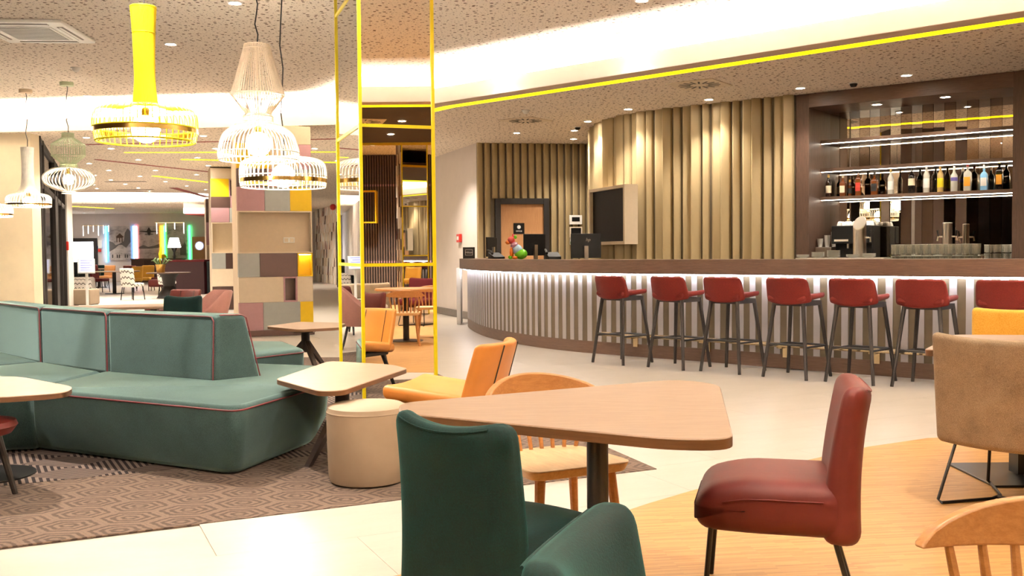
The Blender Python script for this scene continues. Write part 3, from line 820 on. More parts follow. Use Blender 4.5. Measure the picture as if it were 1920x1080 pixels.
# ---- tub chair on a bent wire base
def wire_chair(label, loc, rz, mat, top=.83, w_=.29, group=None):
    t = thing('wire_base_chair', label, 'chair', loc, rz, group)
    def fb(x, y, z):
        h = (z-.29)/(top-.29)
        return (x*(1-.01*h), y - .045*h + .09*(x/w_)**2*(1-.3*h), z - .02*(1-(x/w_)**2)*max(0,(h-.7)/.3))
    MB().rbox((w_,.038,(top-.29)/2), .034, (0,-.27,(top+.29)/2), 12, fb).build('backrest', mat, t)
    MB().rbox((w_-.03,.26,.055), .045, (0,.04,.41), 8).build('seat', mat, t)
    for sx in (-1,1):
        MB().tube([(sx*.20,-.18,.37),(sx*.255,-.30,.02),(sx*.235,-.305,.008),(sx*.10,-.05,.008),(sx*.10,.05,.008),(sx*.235,.27,.008),(sx*.25,.27,.02),(sx*.20,.18,.37)], .008, 8).build('wire_leg', M['black_metal'], t)
    MB().tube([(-.10,0,.008),(.10,0,.008)], .008, 8).build('cross_wire', M['black_metal'], t)
    return t
wire_chair('sand tweed chair with bent wire legs at the right edge', (2.47,4.80,.003), math.radians(-48), M['tweed'], .84, .31)
wire_chair('mustard velvet chair beyond the table at the right edge', (3.46,6.68,0), math.radians(158), M['mustard'], .83, .30)
wire_chair('beige armchair by the dark slat wall, seen only in the mirrored pillar', (2.80,.50,.003), math.radians(35), M['tweed'], .80, .32)
wire_chair('burgundy chair seen at the edge of the mirrored pillar', (4.5,-.75,.003), math.radians(60), M['burgundy'], .82, .30)
# table at the right edge
T4 = thing('oak_table', 'oak table behind the sand tweed chair at the right edge', 'table', (2.78,5.35,.003))
oak_top('tabletop', [(-.74,-.47),(.6,-.75),(.75,.2),(-.22,.36)], .747, .032, .05, T4)
MB().box(-.05,.05,-.05,.05,.02,.715).build('post', M['black_metal'], T4)
MB().box(-.28,.30,-.26,.30,0,.012).build('base_plate', M['black_metal'], T4, bevel=.003)
# mirrored dining set out of the direct view
RT = thing('round_table', 'round wooden table seen in the mirrored pillar', 'table', (2.70,1.75,.003))
MB().lathe([(.001,.72),(.43,.72),(.44,.735),(.43,.75),(.001,.75)], 40, cap=False).build('tabletop', M['oak'], RT)
MB().lathe([(.045,.02),(.045,.72)], 20).build('post', M['black_metal'], RT)
MB().lathe([(.001,0),(.24,0),(.24,.01),(.045,.02),(.001,.02)], 32, cap=False).build('base_plate', M['black_metal'], RT)
windsor('oak spindle-back chair at the round table, nearest in the mirrored pillar', (2.34,2.30,.003), math.radians(-150))
windsor('oak spindle-back chair on the far side of the round table in the mirror', (3.36,1.38,.003), math.radians(35))

# ---- bar stools
def stool(label, loc, rz):
    t = thing('bar_stool', label, 'bar stool', loc, rz, 'red bar stools along the bar')
    global STP
    for nm, me in STP: inst(me, nm, t)
    return t
def stool_parts():
    L = []
    def fb(x, y, z):
        h = (z-.745)/.235
        return (x*(1.0+.06*(1-h)-.03*h), y - .055*h + .07*(x/.225)**2*(1-.2*h), z - (.030*(1-(x/.225)**2))*max(0,.45-h)/.45*1.0)
    L.append(('backrest', MB().rbox((.228,.020,.115), .02, (0,-.205,.862), 8, lambda x,y,z: fb(x*(1-.10*max(0,(abs(z-.862)-.07)/.045)**2*(1 if z>.862 else .3)), y, z)).mesh('backrest', M['stool_red'])))
    L.append(('seat', MB().rbox((.205,.215,.026), .024, (0,.0,.775), 6, lambda x,y,z: (x*(1-.07*max(0,y/.2)), y, z+.02*(x/.2)**2+ .012*(y/.2))).mesh('seat', M['stool_red'])))
    L.append(('seat_frame', MB().box(-.17,.17,-.17,.17,.705,.752).mesh('seat_frame', M['black_wood'])))
    fx, fy, tx, ty = .235,.235,.155,.155
    for sx in (-1,1):
        for sy in (-1,1):
            L.append(('leg', MB().tube([(sx*tx,sy*ty,.74),(sx*fx,sy*fy,0)], [.021,.0165], 8).mesh('leg', M['black_wood'])))
    def at(z): k = (.74-z)/.74; return tx+(fx-tx)*k
    for z, a, b in ((.31,(-1,1),(1,1)),(.31,(-1,-1),(-1,1)),(.31,(1,-1),(1,1)),(.33,(-1,-1),(1,-1))):
        r = at(z); L.append(('stretcher', MB().tube([(a[0]*r,a[1]*r,z),(b[0]*r,b[1]*r,z)], .011, 6).mesh('stretcher', M['black_wood'])))
    L.append(('tag_tab', MB().box(.196,.203,-.145,-.125,.80,.815).mesh('tag_tab', M['white'])))
    return L
STP = stool_parts()
SLAB = ['farthest left of the seven red bar stools, by the curve of the bar','second red bar stool from the curve of the bar','third red bar stool from the curve of the bar','middle of the seven red bar stools','fifth red bar stool, behind the oxblood leather chair','sixth red bar stool, beside the sand tweed chair','last red bar stool at the right edge, behind the mustard chair']
for k, (x, y, a) in enumerate([(1.235,11.07,-50),(1.79,10.58,-47),(2.28,10.19,-46),(2.80,9.69,-46),(3.29,9.30,-45),(3.77,8.92,-44),(4.30,8.50,-44)]):
    stool(SLAB[k], (x,y,0), math.radians(a))

# ================================================================== TEAL SOFA
sofa = thing('island_sofa', 'large teal curved sofa with burgundy piping on the carpet', 'sofa', (-2.6,6.8,.006))
def L_(p): return (p[0]+2.6, p[1]-6.8)
SZ = .42
def seat_block(name, top, rs, shear, parent):
    """upholstered block whose lower edge is drawn back by the vector shear"""
    pt = round_poly([L_(p) for p in top], rs, 5)
    cx = sum(p[0] for p in pt)/len(pt); cy = sum(p[1] for p in pt)/len(pt)
    def sh(p, d, k):
        v_ = Vector((p[0]-cx, p[1]-cy)); return (p[0]-v_.x/v_.length*d+shear[0]*k, p[1]-v_.y/v_.length*d+shear[1]*k)
    n = len(pt); rings = [(.02, 1, .01), (.0, .9, .04), (0, .45, .17), (.0, 0, SZ-.035), (.008, 0, SZ-.012), (.03, 0, SZ)]
    v = []; f = []
    for d, k_, z in rings: v += [(*sh(p, d, k_), z) for p in pt]
    for i in range(len(rings)-1):
        for k in range(n): f.append((i*n+k, i*n+(k+1)%n, (i+1)*n+(k+1)%n, (i+1)*n+k))
    f += [tuple(range(n-1,-1,-1)), tuple((len(rings)-1)*n+k for k in range(n))]
    o = MB().add(v, f).build(name, M['teal_sofa'], parent, sharp=50)
    return o, pt
S1 = [(-1.50,5.33),(-1.24,6.25),(-1.34,7.25),(-2.05,7.52),(-2.93,7.04),(-3.02,6.16)]
b1, p1 = seat_block('seat_module', S1, [.10,.12,.15,.1,.02,.03], (-.07,.17), sofa)
MB().tube([(*p, SZ-.028) for p in p1[-1:]+p1[:20]], .005, 6).build('piping', M['piping'], b1)
S2 = [(-3.035,6.14),(-2.95,7.05),(-3.70,7.72),(-4.25,7.1),(-3.75,6.0)]
b2, p2 = seat_block('seat_module', S2, [.02,.02,.02,.02,.05], (-.02,.14), sofa)
S3 = [(-3.72,7.74),(-4.60,8.72),(-5.5,8.0),(-4.27,7.1)]
seat_block('seat_module', S3, [.02,.02,.05,.02], (0,.1), sofa)
SEG = [((-1.96,6.45),(-1.97,6.53)), ((-2.88,7.0),(-2.93,7.12)), ((-3.68,7.68),(-3.76,7.84)), ((-4.6,8.7),(-4.70,8.88))]
def nrm(a, b): d = (Vector(b)-Vector(a)).normalized(); return Vector((-d.y, d.x))*-1
ZT = .845
for i in range(3):
    (a0,a1),(c0,c1) = SEG[i], SEG[i+1]
    n_ = nrm(a0, c0)
    th0, th1 = .30, .20
    e0 = Vector((.0,.0)); 
    if i == 0: e0 = Vector((.10,-.02))
    lo = [Vector(a0), Vector(a0)+n_*th0+e0, Vector(c0)+n_*th0, Vector(c0)]
    hi = [Vector(a1), Vector(a1)+n_*th1+e0*.6, Vector(c1)+n_*th1, Vector(c1)]
    lo = [(*L_(p), SZ-.03) for p in lo]; hi = [(*L_(p), ZT) for p in hi]
    g = .004
    o = MB().hull8(lo, hi).build('backrest', M['teal_sofa'], sofa, bevel=.035, seg=4)
    fr0 = [Vector(lo[0]), Vector(hi[0])]; fr1 = [Vector(lo[3]), Vector(hi[3])]
    off = Vector((-n_.x, -n_.y, 0))*.001
    ins = .012
    up = (fr0[1]-fr0[0]).normalized()
    al = (fr1[1]-fr0[1]).normalized()
    pa = fr0[0] + off + al*ins + up*.03; pb = fr0[1] + off + al*ins - up*ins; pc = fr1[1] + off - al*ins - up*ins; pd_ = fr1[0] + off - al*ins + up*.03
    MB().tube([pa, pa.lerp(pb,.5), pb - up*.03, pb + al*.02 - up*.004, pb + al*.05, pb.lerp(pc,.5), pc - al*.03, pc - up*.02], .005, 6).build('piping', M['piping'], o)
    if i == 0:
        q0 = Vector(lo[1]); q1 = Vector(hi[1])
        e_ = (q1-q0).normalized(); inn = (Vector(hi[2])-Vector(hi[1])).normalized()
        MB().tube([q0+inn*.010+e_*.03, q1+inn*.010-e_*.03, q1+inn*.012-e_*.008+(Vector(hi[0])-q1).normalized()*.03, Vector(hi[0]).lerp(q1,.15)+Vector((0,0,-.002))], .005, 6).build('piping', M['piping'], o)
# socket in the sofa front
so_d = Vector((-3.02+1.50, 6.16-5.33)).normalized(); so_a = math.atan2(-so_d.y, -so_d.x)
sp_ = Vector((-1.50,5.33)) + so_d*.985; sn = Vector((math.sin(so_a), -math.cos(so_a)))
so = thing('wall_socket', 'double power socket set in the teal sofa front', 'socket', (sp_.x+sn.x*-.07, sp_.y+sn.y*-.07, .212), so_a)
SOCK = MB().box(-.082,.082,-.010,.03,-.041,.041).mesh('cover_plate', M['steel'])
inst(SOCK, 'cover_plate', so)
for sx in (-.04,.04):
    MB().lathe([(.021,0),(.026,.002),(.028,.004),(.028,.0)], 18, cap=False).build('outlet', M['steel'], so, (sx,-.010,0)).rotation_euler = (PI/2,0,0)
    MB().lathe([(.001,.0008),(.021,.0008)], 18, cap=False).build('outlet_recess', M['black'], so, (sx,-.010,0)).rotation_euler = (PI/2,0,0)
# bench on the far side
bench = thing('bench_seat', 'teal bench block behind the end of the large sofa', 'bench', (-2.6,6.8,.006))
bb_, pb_ = seat_block('bench_body', [(-2.24,7.92),(-1.80,8.55),(-2.18,9.36),(-2.62,9.44),(-3.4,8.8)], [.03,.08,.08,.05,.05], (-.03,.08), bench)
MB().tube([(*p, SZ-.028) for p in pb_[:14]], .005, 6).build('piping', M['piping'], bb_)
# chairs peeking over the sofa
side_chair('teal chair peeking over the sofa back in front of the pink armchair', (-3.75,10.9,.004), math.radians(175), M['teal_velvet'])
def arm_shell(label, loc, rz, mat, top=.80):
    t = thing('shell_armchair', label, 'armchair', loc, rz)
    N = 18; v = []; f = []
    for k in range(N+1):
        a = math.radians(180-20+220*k/N); e = math.sin(PI*k/N)
        zt = .50 + (top-.50)*min(1, e*1.35)**1.5
        for r_, z in ((.28,.30),(.33,.42),(.36+.06*e,zt-.02),(.345+.06*e,zt),(.325+.06*e,zt-.015),(.27,.44),(.23,.32)):
            v.append((r_*math.cos(a), r_*math.sin(a), z))
    for k in range(N):
        for j in range(7): f.append((k*7+j, k*7+(j+1)%7, (k+1)*7+(j+1)%7, (k+1)*7+j))
    f += [tuple(range(7)), tuple(N*7+j for j in range(6,-1,-1))]
    MB().add(v, f).build('shell', mat, t, sharp=60)
    MB().rbox((.26,.27,.06), .05, (0,.04,.40), 5).build('seat', mat, t)
    for sx in (-1,1):
        for sy in (-1,1):
            MB().tube([(sx*.18,sy*.18,.33),(sx*.26,sy*.26,0)], [.018,.012], 8).build('leg', M['black_wood'], t)
    return t
arm_shell('dusty pink shell armchair behind the teal chair', (-3.93,12.35,.004), math.radians(120), M['pink'], .80)

# ================================================================== PENDANTS
def wires(prof, n, r, k=4):
    mb = MB()
    for i in range(n):
        a = 2*PI*i/n; c, s_ = math.cos(a), math.sin(a)
        mb.tube([(q*c, q*s_, z) for q, z in prof], r, k)
    return mb
def hoop(r, z, t=.004, n=40):
    return MB().tube([(r*math.cos(2*PI*k/n), r*math.sin(2*PI*k/n), z) for k in range(n)], t, 6, closed=True)
def smooth_prof(p, n=5):
    q = [(x, y, 0) for x, y in p]; out = []
    for i in range(len(q)-1):
        p0 = Vector(q[max(0,i-1)]); p1 = Vector(q[i]); p2 = Vector(q[i+1]); p3 = Vector(q[min(len(q)-1,i+2)])
        for k in range(n):
            t = k/n
            v_ = .5*((2*p1)+(p2-p0)*t+(2*p0-5*p1+4*p2-p3)*t*t+(3*p1-p0-3*p2+p3)*t**3); out.append((max(.002,v_.x), v_.y))
    out.append(p[-1]); return out
def pendant(label, loc, sections, cord_top, bulb_z, canopy=True, watts=None, cord_from=None, bulb_r=.075, canopy_mat=None):
    """sections: (part name, profile, n, wire radius, material, hoops, smooth)"""
    t = thing('pendant_lamp', label, 'pendant lamp', loc, 0, 'wire pendant lamps')
    top = 0
    for nm, prof, n, r, mat, hoops, sm in sections:
        pr = smooth_prof(prof) if sm else prof
        top = max(top, max(z for q, z in prof))
        o = wires(pr, n, r).build(nm, mat, t, weld=False)
        for hr, hz in hoops: hoop(hr, hz, .005).build('hoop', mat, o)
    H_ = cord_top - loc[2]; z0 = cord_from or top
    pts = [(0,0,bulb_z+.12)] if False else []
    for k in range(9):
        z = z0 + (H_-z0)*k/8; pts.append((.012*math.sin(k*2.1), .01*math.cos(k*1.7), z))
    MB().tube(pts, .006, 6).build('cord', M['cord'], t)
    MB().lathe([(.02,bulb_z+.06),(.026,bulb_z+.07),(.026,bulb_z+.14),(.01,bulb_z+.15)], 12).build('lamp_holder', M['gold_band'], t)
    MB().tube([(0,0,bulb_z+.14),(0,0,z0+.01)], .005, 6).build('stem', sections[0][4], t)
    if canopy:
        MB().lathe([(.001,H_-.05),(.085,H_-.05),(.09,H_-.03),(.09,H_),(.001,H_)], 24, cap=False).build('canopy', canopy_mat or M['white'], t)
    pr = [(bulb_r*math.sin(PI*k/10)+.0005, bulb_z - bulb_r*math.cos(PI*k/10)) for k in range(11)]
    MB().lathe(pr, 20, cap=False).build('bulb', M['bulb'], t)
    ld = bpy.data.lights.new('pendant_bulb', 'POINT'); ld.energy = PEND_W if watts is None else watts; ld.color = WARM; ld.shadow_soft_size = bulb_r*1.05
    lo = bpy.data.objects.new('pendant_bulb', ld); COL.objects.link(lo); lo.parent = t; lo.location = (0,0,bulb_z)
    return t
def band(t, r, z0, z1, mat=None):
    MB().lathe([(r,z0),(r+.004,z0),(r+.004,z1),(r,z1),(r,z0)], 48, cap=False).build('metal_band', mat or M['gold_band'], t)
# yellow
p_ = pendant('bright yellow wire pendant with a tall funnel neck and brass band', (-2.50,6.80,2.03),
    [('funnel_neck', [(.083,.915),(.072,.75),(.065,.5),(.068,.37),(.080,.26)], 60, .0042, M['wire_yellow'], [(.083,.915),(.072,.74),(.08,.26)], True),
     ('drum_shade', [(.080,.26),(.16,.240),(.285,.225),(.332,.185),(.340,.09),(.325,.0)], 46, .0032, M['wire_yellow'], [(.325,.0),(.34,.09),(.30,.0)], True)], ZU, .085, bulb_r=.095)
band(p_, .340, .055, .085)
# blush and white, two tiers
p_ = pendant('blush diamond-topped wire pendant over a white dome shade', (-2.06,8.10,2.02),
    [('diamond_shade', [(.100,.935),(.108,.90),(.215,.53),(.100,.375)], 56, .0036, M['wire_blush'], [(.10,.935),(.108,.9),(.215,.53),(.10,.375)], False),
     ('waist', [(.100,.375),(.118,.35),(.118,.31),(.100,.29)], 56, .004, M['wire_white'], [(.118,.35),(.118,.31)], False),
     ('dome_shade', [(.100,.29),(.19,.275),(.275,.215),(.315,.12),(.325,.05),(.315,.0)], 52, .0042, M['wire_white'], [(.315,.0),(.325,.06)], True)], ZU, .13, bulb_r=.10)
# white drum beside it
p_ = pendant('flat white wire drum pendant with brass band hanging lowest', (-1.965,8.55,1.83),
    [('drum_shade', [(.05,.245),(.17,.250),(.30,.235),(.358,.19),(.368,.09),(.358,.0)], 52, .0045, M['wire_white'], [(.358,.0),(.368,.09)], True)], ZU, .095, cord_from=.25, bulb_r=.10)
band(p_, .368, .035, .07)
# pale green lantern
p_ = pendant('pale green lantern pendant over a round white ribbed shade', (-6.05,13.55,2.13),
    [('lantern_shade', [(.075,.80),(.078,.74),(.215,.645),(.215,.49),(.09,.385)], 44, .004, M['wire_green'], [(.075,.8),(.078,.74),(.215,.645),(.215,.49)], False),
     ('waist', [(.09,.385),(.11,.375),(.11,.335),(.09,.325)], 44, .005, M['wire_green'], [(.11,.375),(.11,.335)], False),
     ('round_shade', [(.10,.325),(.22,.305),(.315,.235),(.335,.17),(.30,.10),(.20,.04),(.10,.01)], 40, .0075, M['wire_white'], [(.10,.01),(.095,-.02)], True)], ZU, .17, canopy_mat=M['wire_green'], watts=110)
# white bell
p_ = pendant('slim white bell pendant hanging before the beige wall', (-6.88,14.1,1.96),
    [('bell_neck', [(.085,.84),(.075,.65),(.08,.40),(.10,.28),(.15,.19)], 52, .006, M['wire_white'], [(.085,.84),(.075,.6)], True),
     ('drum_shade', [(.15,.19),(.25,.17),(.295,.13),(.30,.07),(.295,0)], 44, .0055, M['wire_white'], [(.295,0),(.30,.07)], True)], ZU, .07, canopy_mat=M['tan'], watts=110)
band(p_, .30, .02, .045)
p_ = pendant('small white drum pendant cut by the left edge', (-7.55,14.3,1.83),
    [('drum_shade', [(.06,.19),(.25,.18),(.30,.14),(.31,.07),(.30,0)], 44, .0055, M['wire_white'], [(.30,0),(.31,.07)], True)], ZU, .08, cord_from=.19, watts=110)
band(p_, .31, .02, .045)

# ================================================================== DOWNLIGHTS
G = 'recessed downlights'
for x, y, lb in ((-2.58,9.37,'recessed downlight in the high ceiling above the blush pendant'),(-3.80,11.15,'recessed downlight in the high ceiling right of the yellow pendant neck'),
                 (-6.25,14.7,'recessed downlight in the high ceiling beside the pale green lantern'),(1.22,10.85,'recessed downlight in the high ceiling touching the bar cove glow'),
                 (-.27,12.2,'recessed downlight in the high ceiling near the mirrored pillar and cove'),(1.25,9.41,'recessed downlight at the top edge above the bar cove')):
    downlight(x, y, ZU, lb, G, watts=None if y < 11.6 and x < 0 else 14)
downlight(-2.5,6.4,ZU,'unseen downlight added above the teal sofa to brighten its top',G,watts=300)  # added lamp out of view, lifts the sofa top against its front
for x, y in ((-4.4,7.3),(-1.2,7.0),(1.2,7.2),(3.4,7.0),(-2.6,4.2),(.1,4.7),(2.3,4.5),(-1.2,2.2),(.9,2.6),(0,.2),(-5.5,5.0),(-5.5,8.5),(-8,9.5)):  # lamps added out of view to light the foreground
    downlight(x, y, ZU, 'unseen downlight added in the high ceiling to light the foreground seating', G, watts=50 if y < 5 else None)
for k, (x, y) in enumerate(((1.115,17.55),(1.05,16.33),(1.184,15.21),(1.656,13.95),(2.626,13.13),(3.587,12.27),(4.562,11.44))):
    nm = ['first','second','third','fourth','fifth','sixth','seventh'][k]
    downlight(x, y, ZL, nm+' downlight along the gold slat wall, counted from the office door', G, watts=60)
for x, y in ((-1.55,18.0),(.1,16.6)):
    downlight(x, y, ZL, 'recessed downlight over the reception end of the bar', G, watts=120)
for x, y in ((.9565,.28),(1.789,.22)):
    c_, s_ = math.cos(RB), math.sin(RB)
    downlight(OB[0]+x*c_-y*s_, OB[1]+x*s_+y*c_, 3.07, ('left' if x < 1.2 else 'right')+' downlight inside the top of the back bar niche', G, watts=12)
LOB = [(-7.436,18.435),(-7.144,16.7),(-7.757,20.621),(-5.54,18.597),(-6.417,20.284),(-6.76,22.109),(-9.09,21.349),(-9.384,23.113),(-10.281,24.44),(-8.342,23.226),(-9.32,24.893),(-9.343,26.756),(-9.329,28.466),(-7.804,24.556),(-9.316,30.152),(-10.516,26.024),(-10.76,27.614),(-10.993,29.175),(-11.209,30.663),(-11.693,27.709),(-12.234,29.246),(-3.71,18.754),(-5.148,16.6),(-3.716,21.251)]
for x, y in LOB: downlight(x, y, ZL, 'small recessed downlight in the lobby ceiling with coloured lines', 'lobby downlights', watts=85)
for x, y in ((-17.5,40),(-15.5,40.5),(-14,40.2),(-12.2,40.8),(-19.8,45.8)):
    downlight(x, y, ZL, 'tiny downlight in the soffit by the posters wall', 'soffit downlights', watts=80)

# ================================================================== CEILING FITTINGS
ac = thing('air_conditioner', 'white ceiling air conditioner cassette at the upper left', 'air conditioner', (-4.98,10.42,ZU), math.radians(4))
MB().box(-.46,.46,-.50,.50,-.035,0).build('panel', M['white'], ac, bevel=.012)
MB().box(-.29,.29,-.30,.30,-.045,-.035).build('grille_frame', M['white'], ac, bevel=.004)
MB().box(-.26,.26,-.27,.27,-.047,-.044).build('grille_shadow', M['black'], ac)
for k in range(18):
    MB().box(-.26,.26,-.265+k*.03,-.257+k*.03,-.050,-.047).build('grille_bar', M['white'], ac)
for sx in (-1,1):
    MB().box(sx*.375-.03,sx*.375+.03,-.30,.30,-.040,-.034).build('louver_slot', M['base_grey'], ac)
    MB().box(sx*.375-.012,sx*.375+.012,-.30,.30,-.046,-.038).build('louver', M['white'], ac)
    MB().box(-.30,.30,sx*.41-.03,sx*.41+.03,-.040,-.034).build('louver_slot', M['base_grey'], ac)
    MB().box(-.30,.30,sx*.41-.012,sx*.41+.012,-.046,-.038).build('louver', M['white'], ac)
def diffuser(loc, label, rz):
    t = thing('swirl_diffuser', label, 'air vent', loc, rz)
    MB().box(-.30,.30,-.30,.30,-.012,0).build('face_plate', M['cream'], t, bevel=.003)
    for k in range(16):
        a = 2*PI*k/16
        MB().box(.11,.25,-.012,.012,-.0145,-.0115).build('slot', M['black'], t, (0,0,0), a)
    MB().lathe([(.001,-.018),(.06,-.016),(.07,-.012)], 20, cap=False).build('hub', M['cream'], t)
diffuser((2.275,11.95,ZL), 'square swirl air vent in the bar ceiling above the gold wall', math.radians(-35))
diffuser((.226,15.05,ZL), 'square swirl air vent in the ceiling over the reception', math.radians(-35))
diffuser((2.75,.55,ZL), 'square swirl air vent in the dark ceiling seen in the mirrored pillar', .4)
def detector(loc, label, mat):
    t = thing('smoke_detector', label, 'smoke detector', loc)
    MB().lathe([(.001,-.012),(.06,-.012),(.06,0),(.001,0)], 24, cap=False).build('mount', M['white'], t)
    MB().lathe([(.001,-.05),(.03,-.048),(.042,-.03),(.046,-.012)], 24, cap=False).build('sensor_head', mat, t)
detector((.218,14.0,ZL), 'white smoke detector in front of the reception air vent', M['white'])
detector((-5.46,12.5,ZU), 'white smoke detector between the air conditioner and the green lantern', M['white'])
detector((1.076,15.9,ZL), 'small dark dome sensor near the curved slat wall', M['black'])
detector((4.131,11.95,ZL), 'small dark dome sensor above the back bar', M['black'])

# ================================================================== MOSAIC PILLARS
def pillar(label, x0, x1, y0, dep, rows, plinth, zt):
    t = thing('mosaic_pillar', label, 'pillar', (x0, y0, 0), .345)
    W_ = x1-x0
    MB().box(0, W_, .14, dep, 0, zt).build('core', M['tan'], t)
    MB().box(-.01, W_+.01, -.02, dep, 0, plinth).build('plinth', M['brown_panel'], t)
    for z0, z1, cells in rows:
        for a, b, m_ in cells:
            if m_ == 'niche':
                MB().box(a, b, 0, .14, z0, z0+.02).box(a, b, 0, .14, z1-.02, z1).box(a, a+.02, 0, .14, z0+.02, z1-.02).box(b-.02, b, 0, .14, z0+.02, z1-.02).build('niche_frame', M['cream'], t)
            elif m_ == 'ynic':
                MB().box(a, b, 0, .14, z0, z0+.02).box(a, b, 0, .14, z1-.02, z1).box(a, a+.02, 0, .14, z0+.02, z1-.02).box(b-.02, b, 0, .14, z0+.02, z1-.02).box(a+.02,b-.02,.12,.139,z0+.02,z1-.02).build('niche_frame', M['yellow'], t)
                MB().box(a+.03, b-.03, .05, .07, z1-.03, z1-.021).build('niche_light', M['led'], t)
            elif m_ == 'dnic':
                MB().box(a, b, 0, .14, z0, z0+.025).box(a, b, 0, .14, z1-.025, z1).box(a, a+.025, 0, .14, z0+.025, z1-.025).box(b-.025, b, 0, .14, z0+.025, z1-.025).build('niche_frame', M['mauve'], t)
                MB().box(a+.025,b-.025,.12,.139,z0+.025,z1-.025).build('niche_back', M['darkwood'], t)
            else:
                MB().box(a+.002, b-.002, random.uniform(-.004,.004), .14, z0+.002, z1-.002).build('panel', M[m_], t)
    return t
PX = 1850/14.95
def xs(*p): return [(v-447)/PX for v in p]
a = xs(447,498,545,586)
R_ = [(2.94,3.22,[(0,1.12,'tan')]), (2.56,2.94,[(0,.5,'yellow'),(.5,.93,'tan'),(.93,1.12,'mauve')]), (2.28,2.56,[(0,.45,'brown_panel'),(.45,.8,'mauve'),(.8,1.12,'panel_grey')]),
      (1.915,2.28,[(0,.41,'mauve'),(.41,.79,'panel_grey'),(.79,1.12,'yellow')]), (1.27,1.915,[(0,1.12,'niche')]),
      (.905,1.27,[(0,.32,'panel_grey'),(.32,.89,'brown_panel'),(.89,1.12,'ynic')]), (.515,.905,[(0,.67,'cream'),(.67,.88,'dnic'),(.88,1.12,'cream')]),
      (.09,.515,[(0,.36,'mauve'),(.36,.92,'panel_grey'),(.92,1.12,'yellow')])]
pillar('square pillar clad in mauve, grey, yellow and brown panels behind the white pendants', -4.15,-3.03,14.97,1.1,R_,.09,3.24)
sk = thing('wall_socket', 'white socket pair in the niche of the front mosaic pillar', 'socket', (-4.15+.78*.941-.128*.338, 14.97+.78*.338+.128*.941, 1.47), .345)
MB().box(-.085,.085,-.012,.008,-.042,.042).build('cover_plate', M['white'], sk, bevel=.004)
for sx in (-.042,.042): MB().box(sx-.028,sx+.028,-.016,-.010,-.028,.028).build('outlet', M['cream'], sk, bevel=.004)
R2 = [(2.98,3.22,[(0,1.12,'tan')]), (2.57,2.98,[(0,.40,'yellow'),(.40,1.12,'dnic')]), (2.32,2.57,[(0,.42,'brown_panel'),(.42,1.12,'mauve')]), (1.99,2.32,[(0,.40,'mauve'),(.40,1.12,'panel_grey')]),
      (1.29,1.99,[(0,1.12,'niche')]), (.93,1.29,[(0,.30,'panel_grey'),(.30,1.12,'brown_panel')]), (.53,.93,[(0,1.12,'cream')]), (.02,.53,[(0,1.12,'brown_panel')])]
pillar('farther panelled pillar half hidden behind the first mosaic pillar', -6.80,-5.68,22.4,1.1,R2,.02,3.24)
R3 = [(2.4,3.22,[(0,.5,'brown_panel'),(.5,1.1,'tan')]), (1.6,2.4,[(0,.5,'mauve'),(.5,1.1,'brown_panel')]), (.8,1.6,[(0,1.1,'niche')]), (.02,.8,[(0,1.1,'brown_panel')])]
pillar('dark distant panelled pillar at the left of the second pillar', -10.75,-9.6,34.8,1.1,R3,.02,3.24)

# ================================================================== RECEPTION ITEMS
tv = thing('wall_screen', 'large black screen in a beige box frame on the curved slat wall', 'screen', (1.60,14.0,1.35), math.atan2(1.25,-.41))
# local x along the front (near to far), local y to the left of it = towards the room
MB().box(0,1.30,-.21,0,0,.045).box(0,1.30,-.21,0,.805,.85).box(0,.045,-.21,0,.045,.805).box(1.255,1.30,-.21,0,.045,.805).build('box_frame', M['cream'], tv)
MB().box(.045,1.255,-.20,-.05,.045,.805).build('screen_panel', M['screen'], tv)
def monitor(label, loc, rz, w_, h_, zc, base_z, logo=False, tilt=0):
    t = thing('monitor', label, 'monitor', (loc[0],loc[1],base_z), rz)
    zz = zc-base_z
    MB().box(-w_/2,w_/2,-.012,.012,zz-h_/2,zz+h_/2).build('display', M['black'], t, bevel=.004)
    MB().box(-w_/2+.012,w_/2-.012,.0122,.0135,zz-h_/2+.015,zz+h_/2-.012).build('screen_face', M['screen'], t)
    MB().box(-.03,.03,-.05,-.015,0,zz).build('stand', M['steel'], t)
    MB().box(-.11,.11,-.12,.06,0,.012).build('foot', M['steel'], t)
    if logo:
        text_mesh('logo_lettering', 'hp', .07, M['steel'], t, (.03,-.0135,zz+.09), (PI/2,0,0), shear=.25)
    return t
monitor('black monitor with a maker mark on its back, on the desk before the wall screen', (1.10,14.62), math.radians(4), .45, .36, 1.335, .98, True)
monitor('black monitor behind the colourful dog figure', (.36,15.6), math.radians(35), .42, .34, 1.365, .98)
monitor('narrow black monitor seen from the side near the small sign', (-.33,16.25), math.radians(68), .42, .32, 1.34, 1.15)
for (x, y, lb, rz) in ((-.24,15.55,'black desk telephone left of the dog figure', .5), (.62,14.75,'black desk telephone between dog figure and monitor', .2)):
    ph = thing('telephone', lb, 'telephone', (x,y,1.15 if x < 0 else .98), rz)
    k = 0 if x < 0 else .17
    MB().hull8([(-.1,-.1,0),(.1,-.1,0),(.1,.1,0),(-.1,.1,0)], [(-.1,-.1,.03+k),(.1,-.1,.03+k),(.1,.1,.10+k),(-.1,.1,.10+k)]).build('body', M['black'], ph, bevel=.006)
    MB().tube([(-.12,-.09,.08+k),(-.11,0,.12+k),(-.10,.09,.13+k)], .02, 8).build('handset', M['black'], ph)
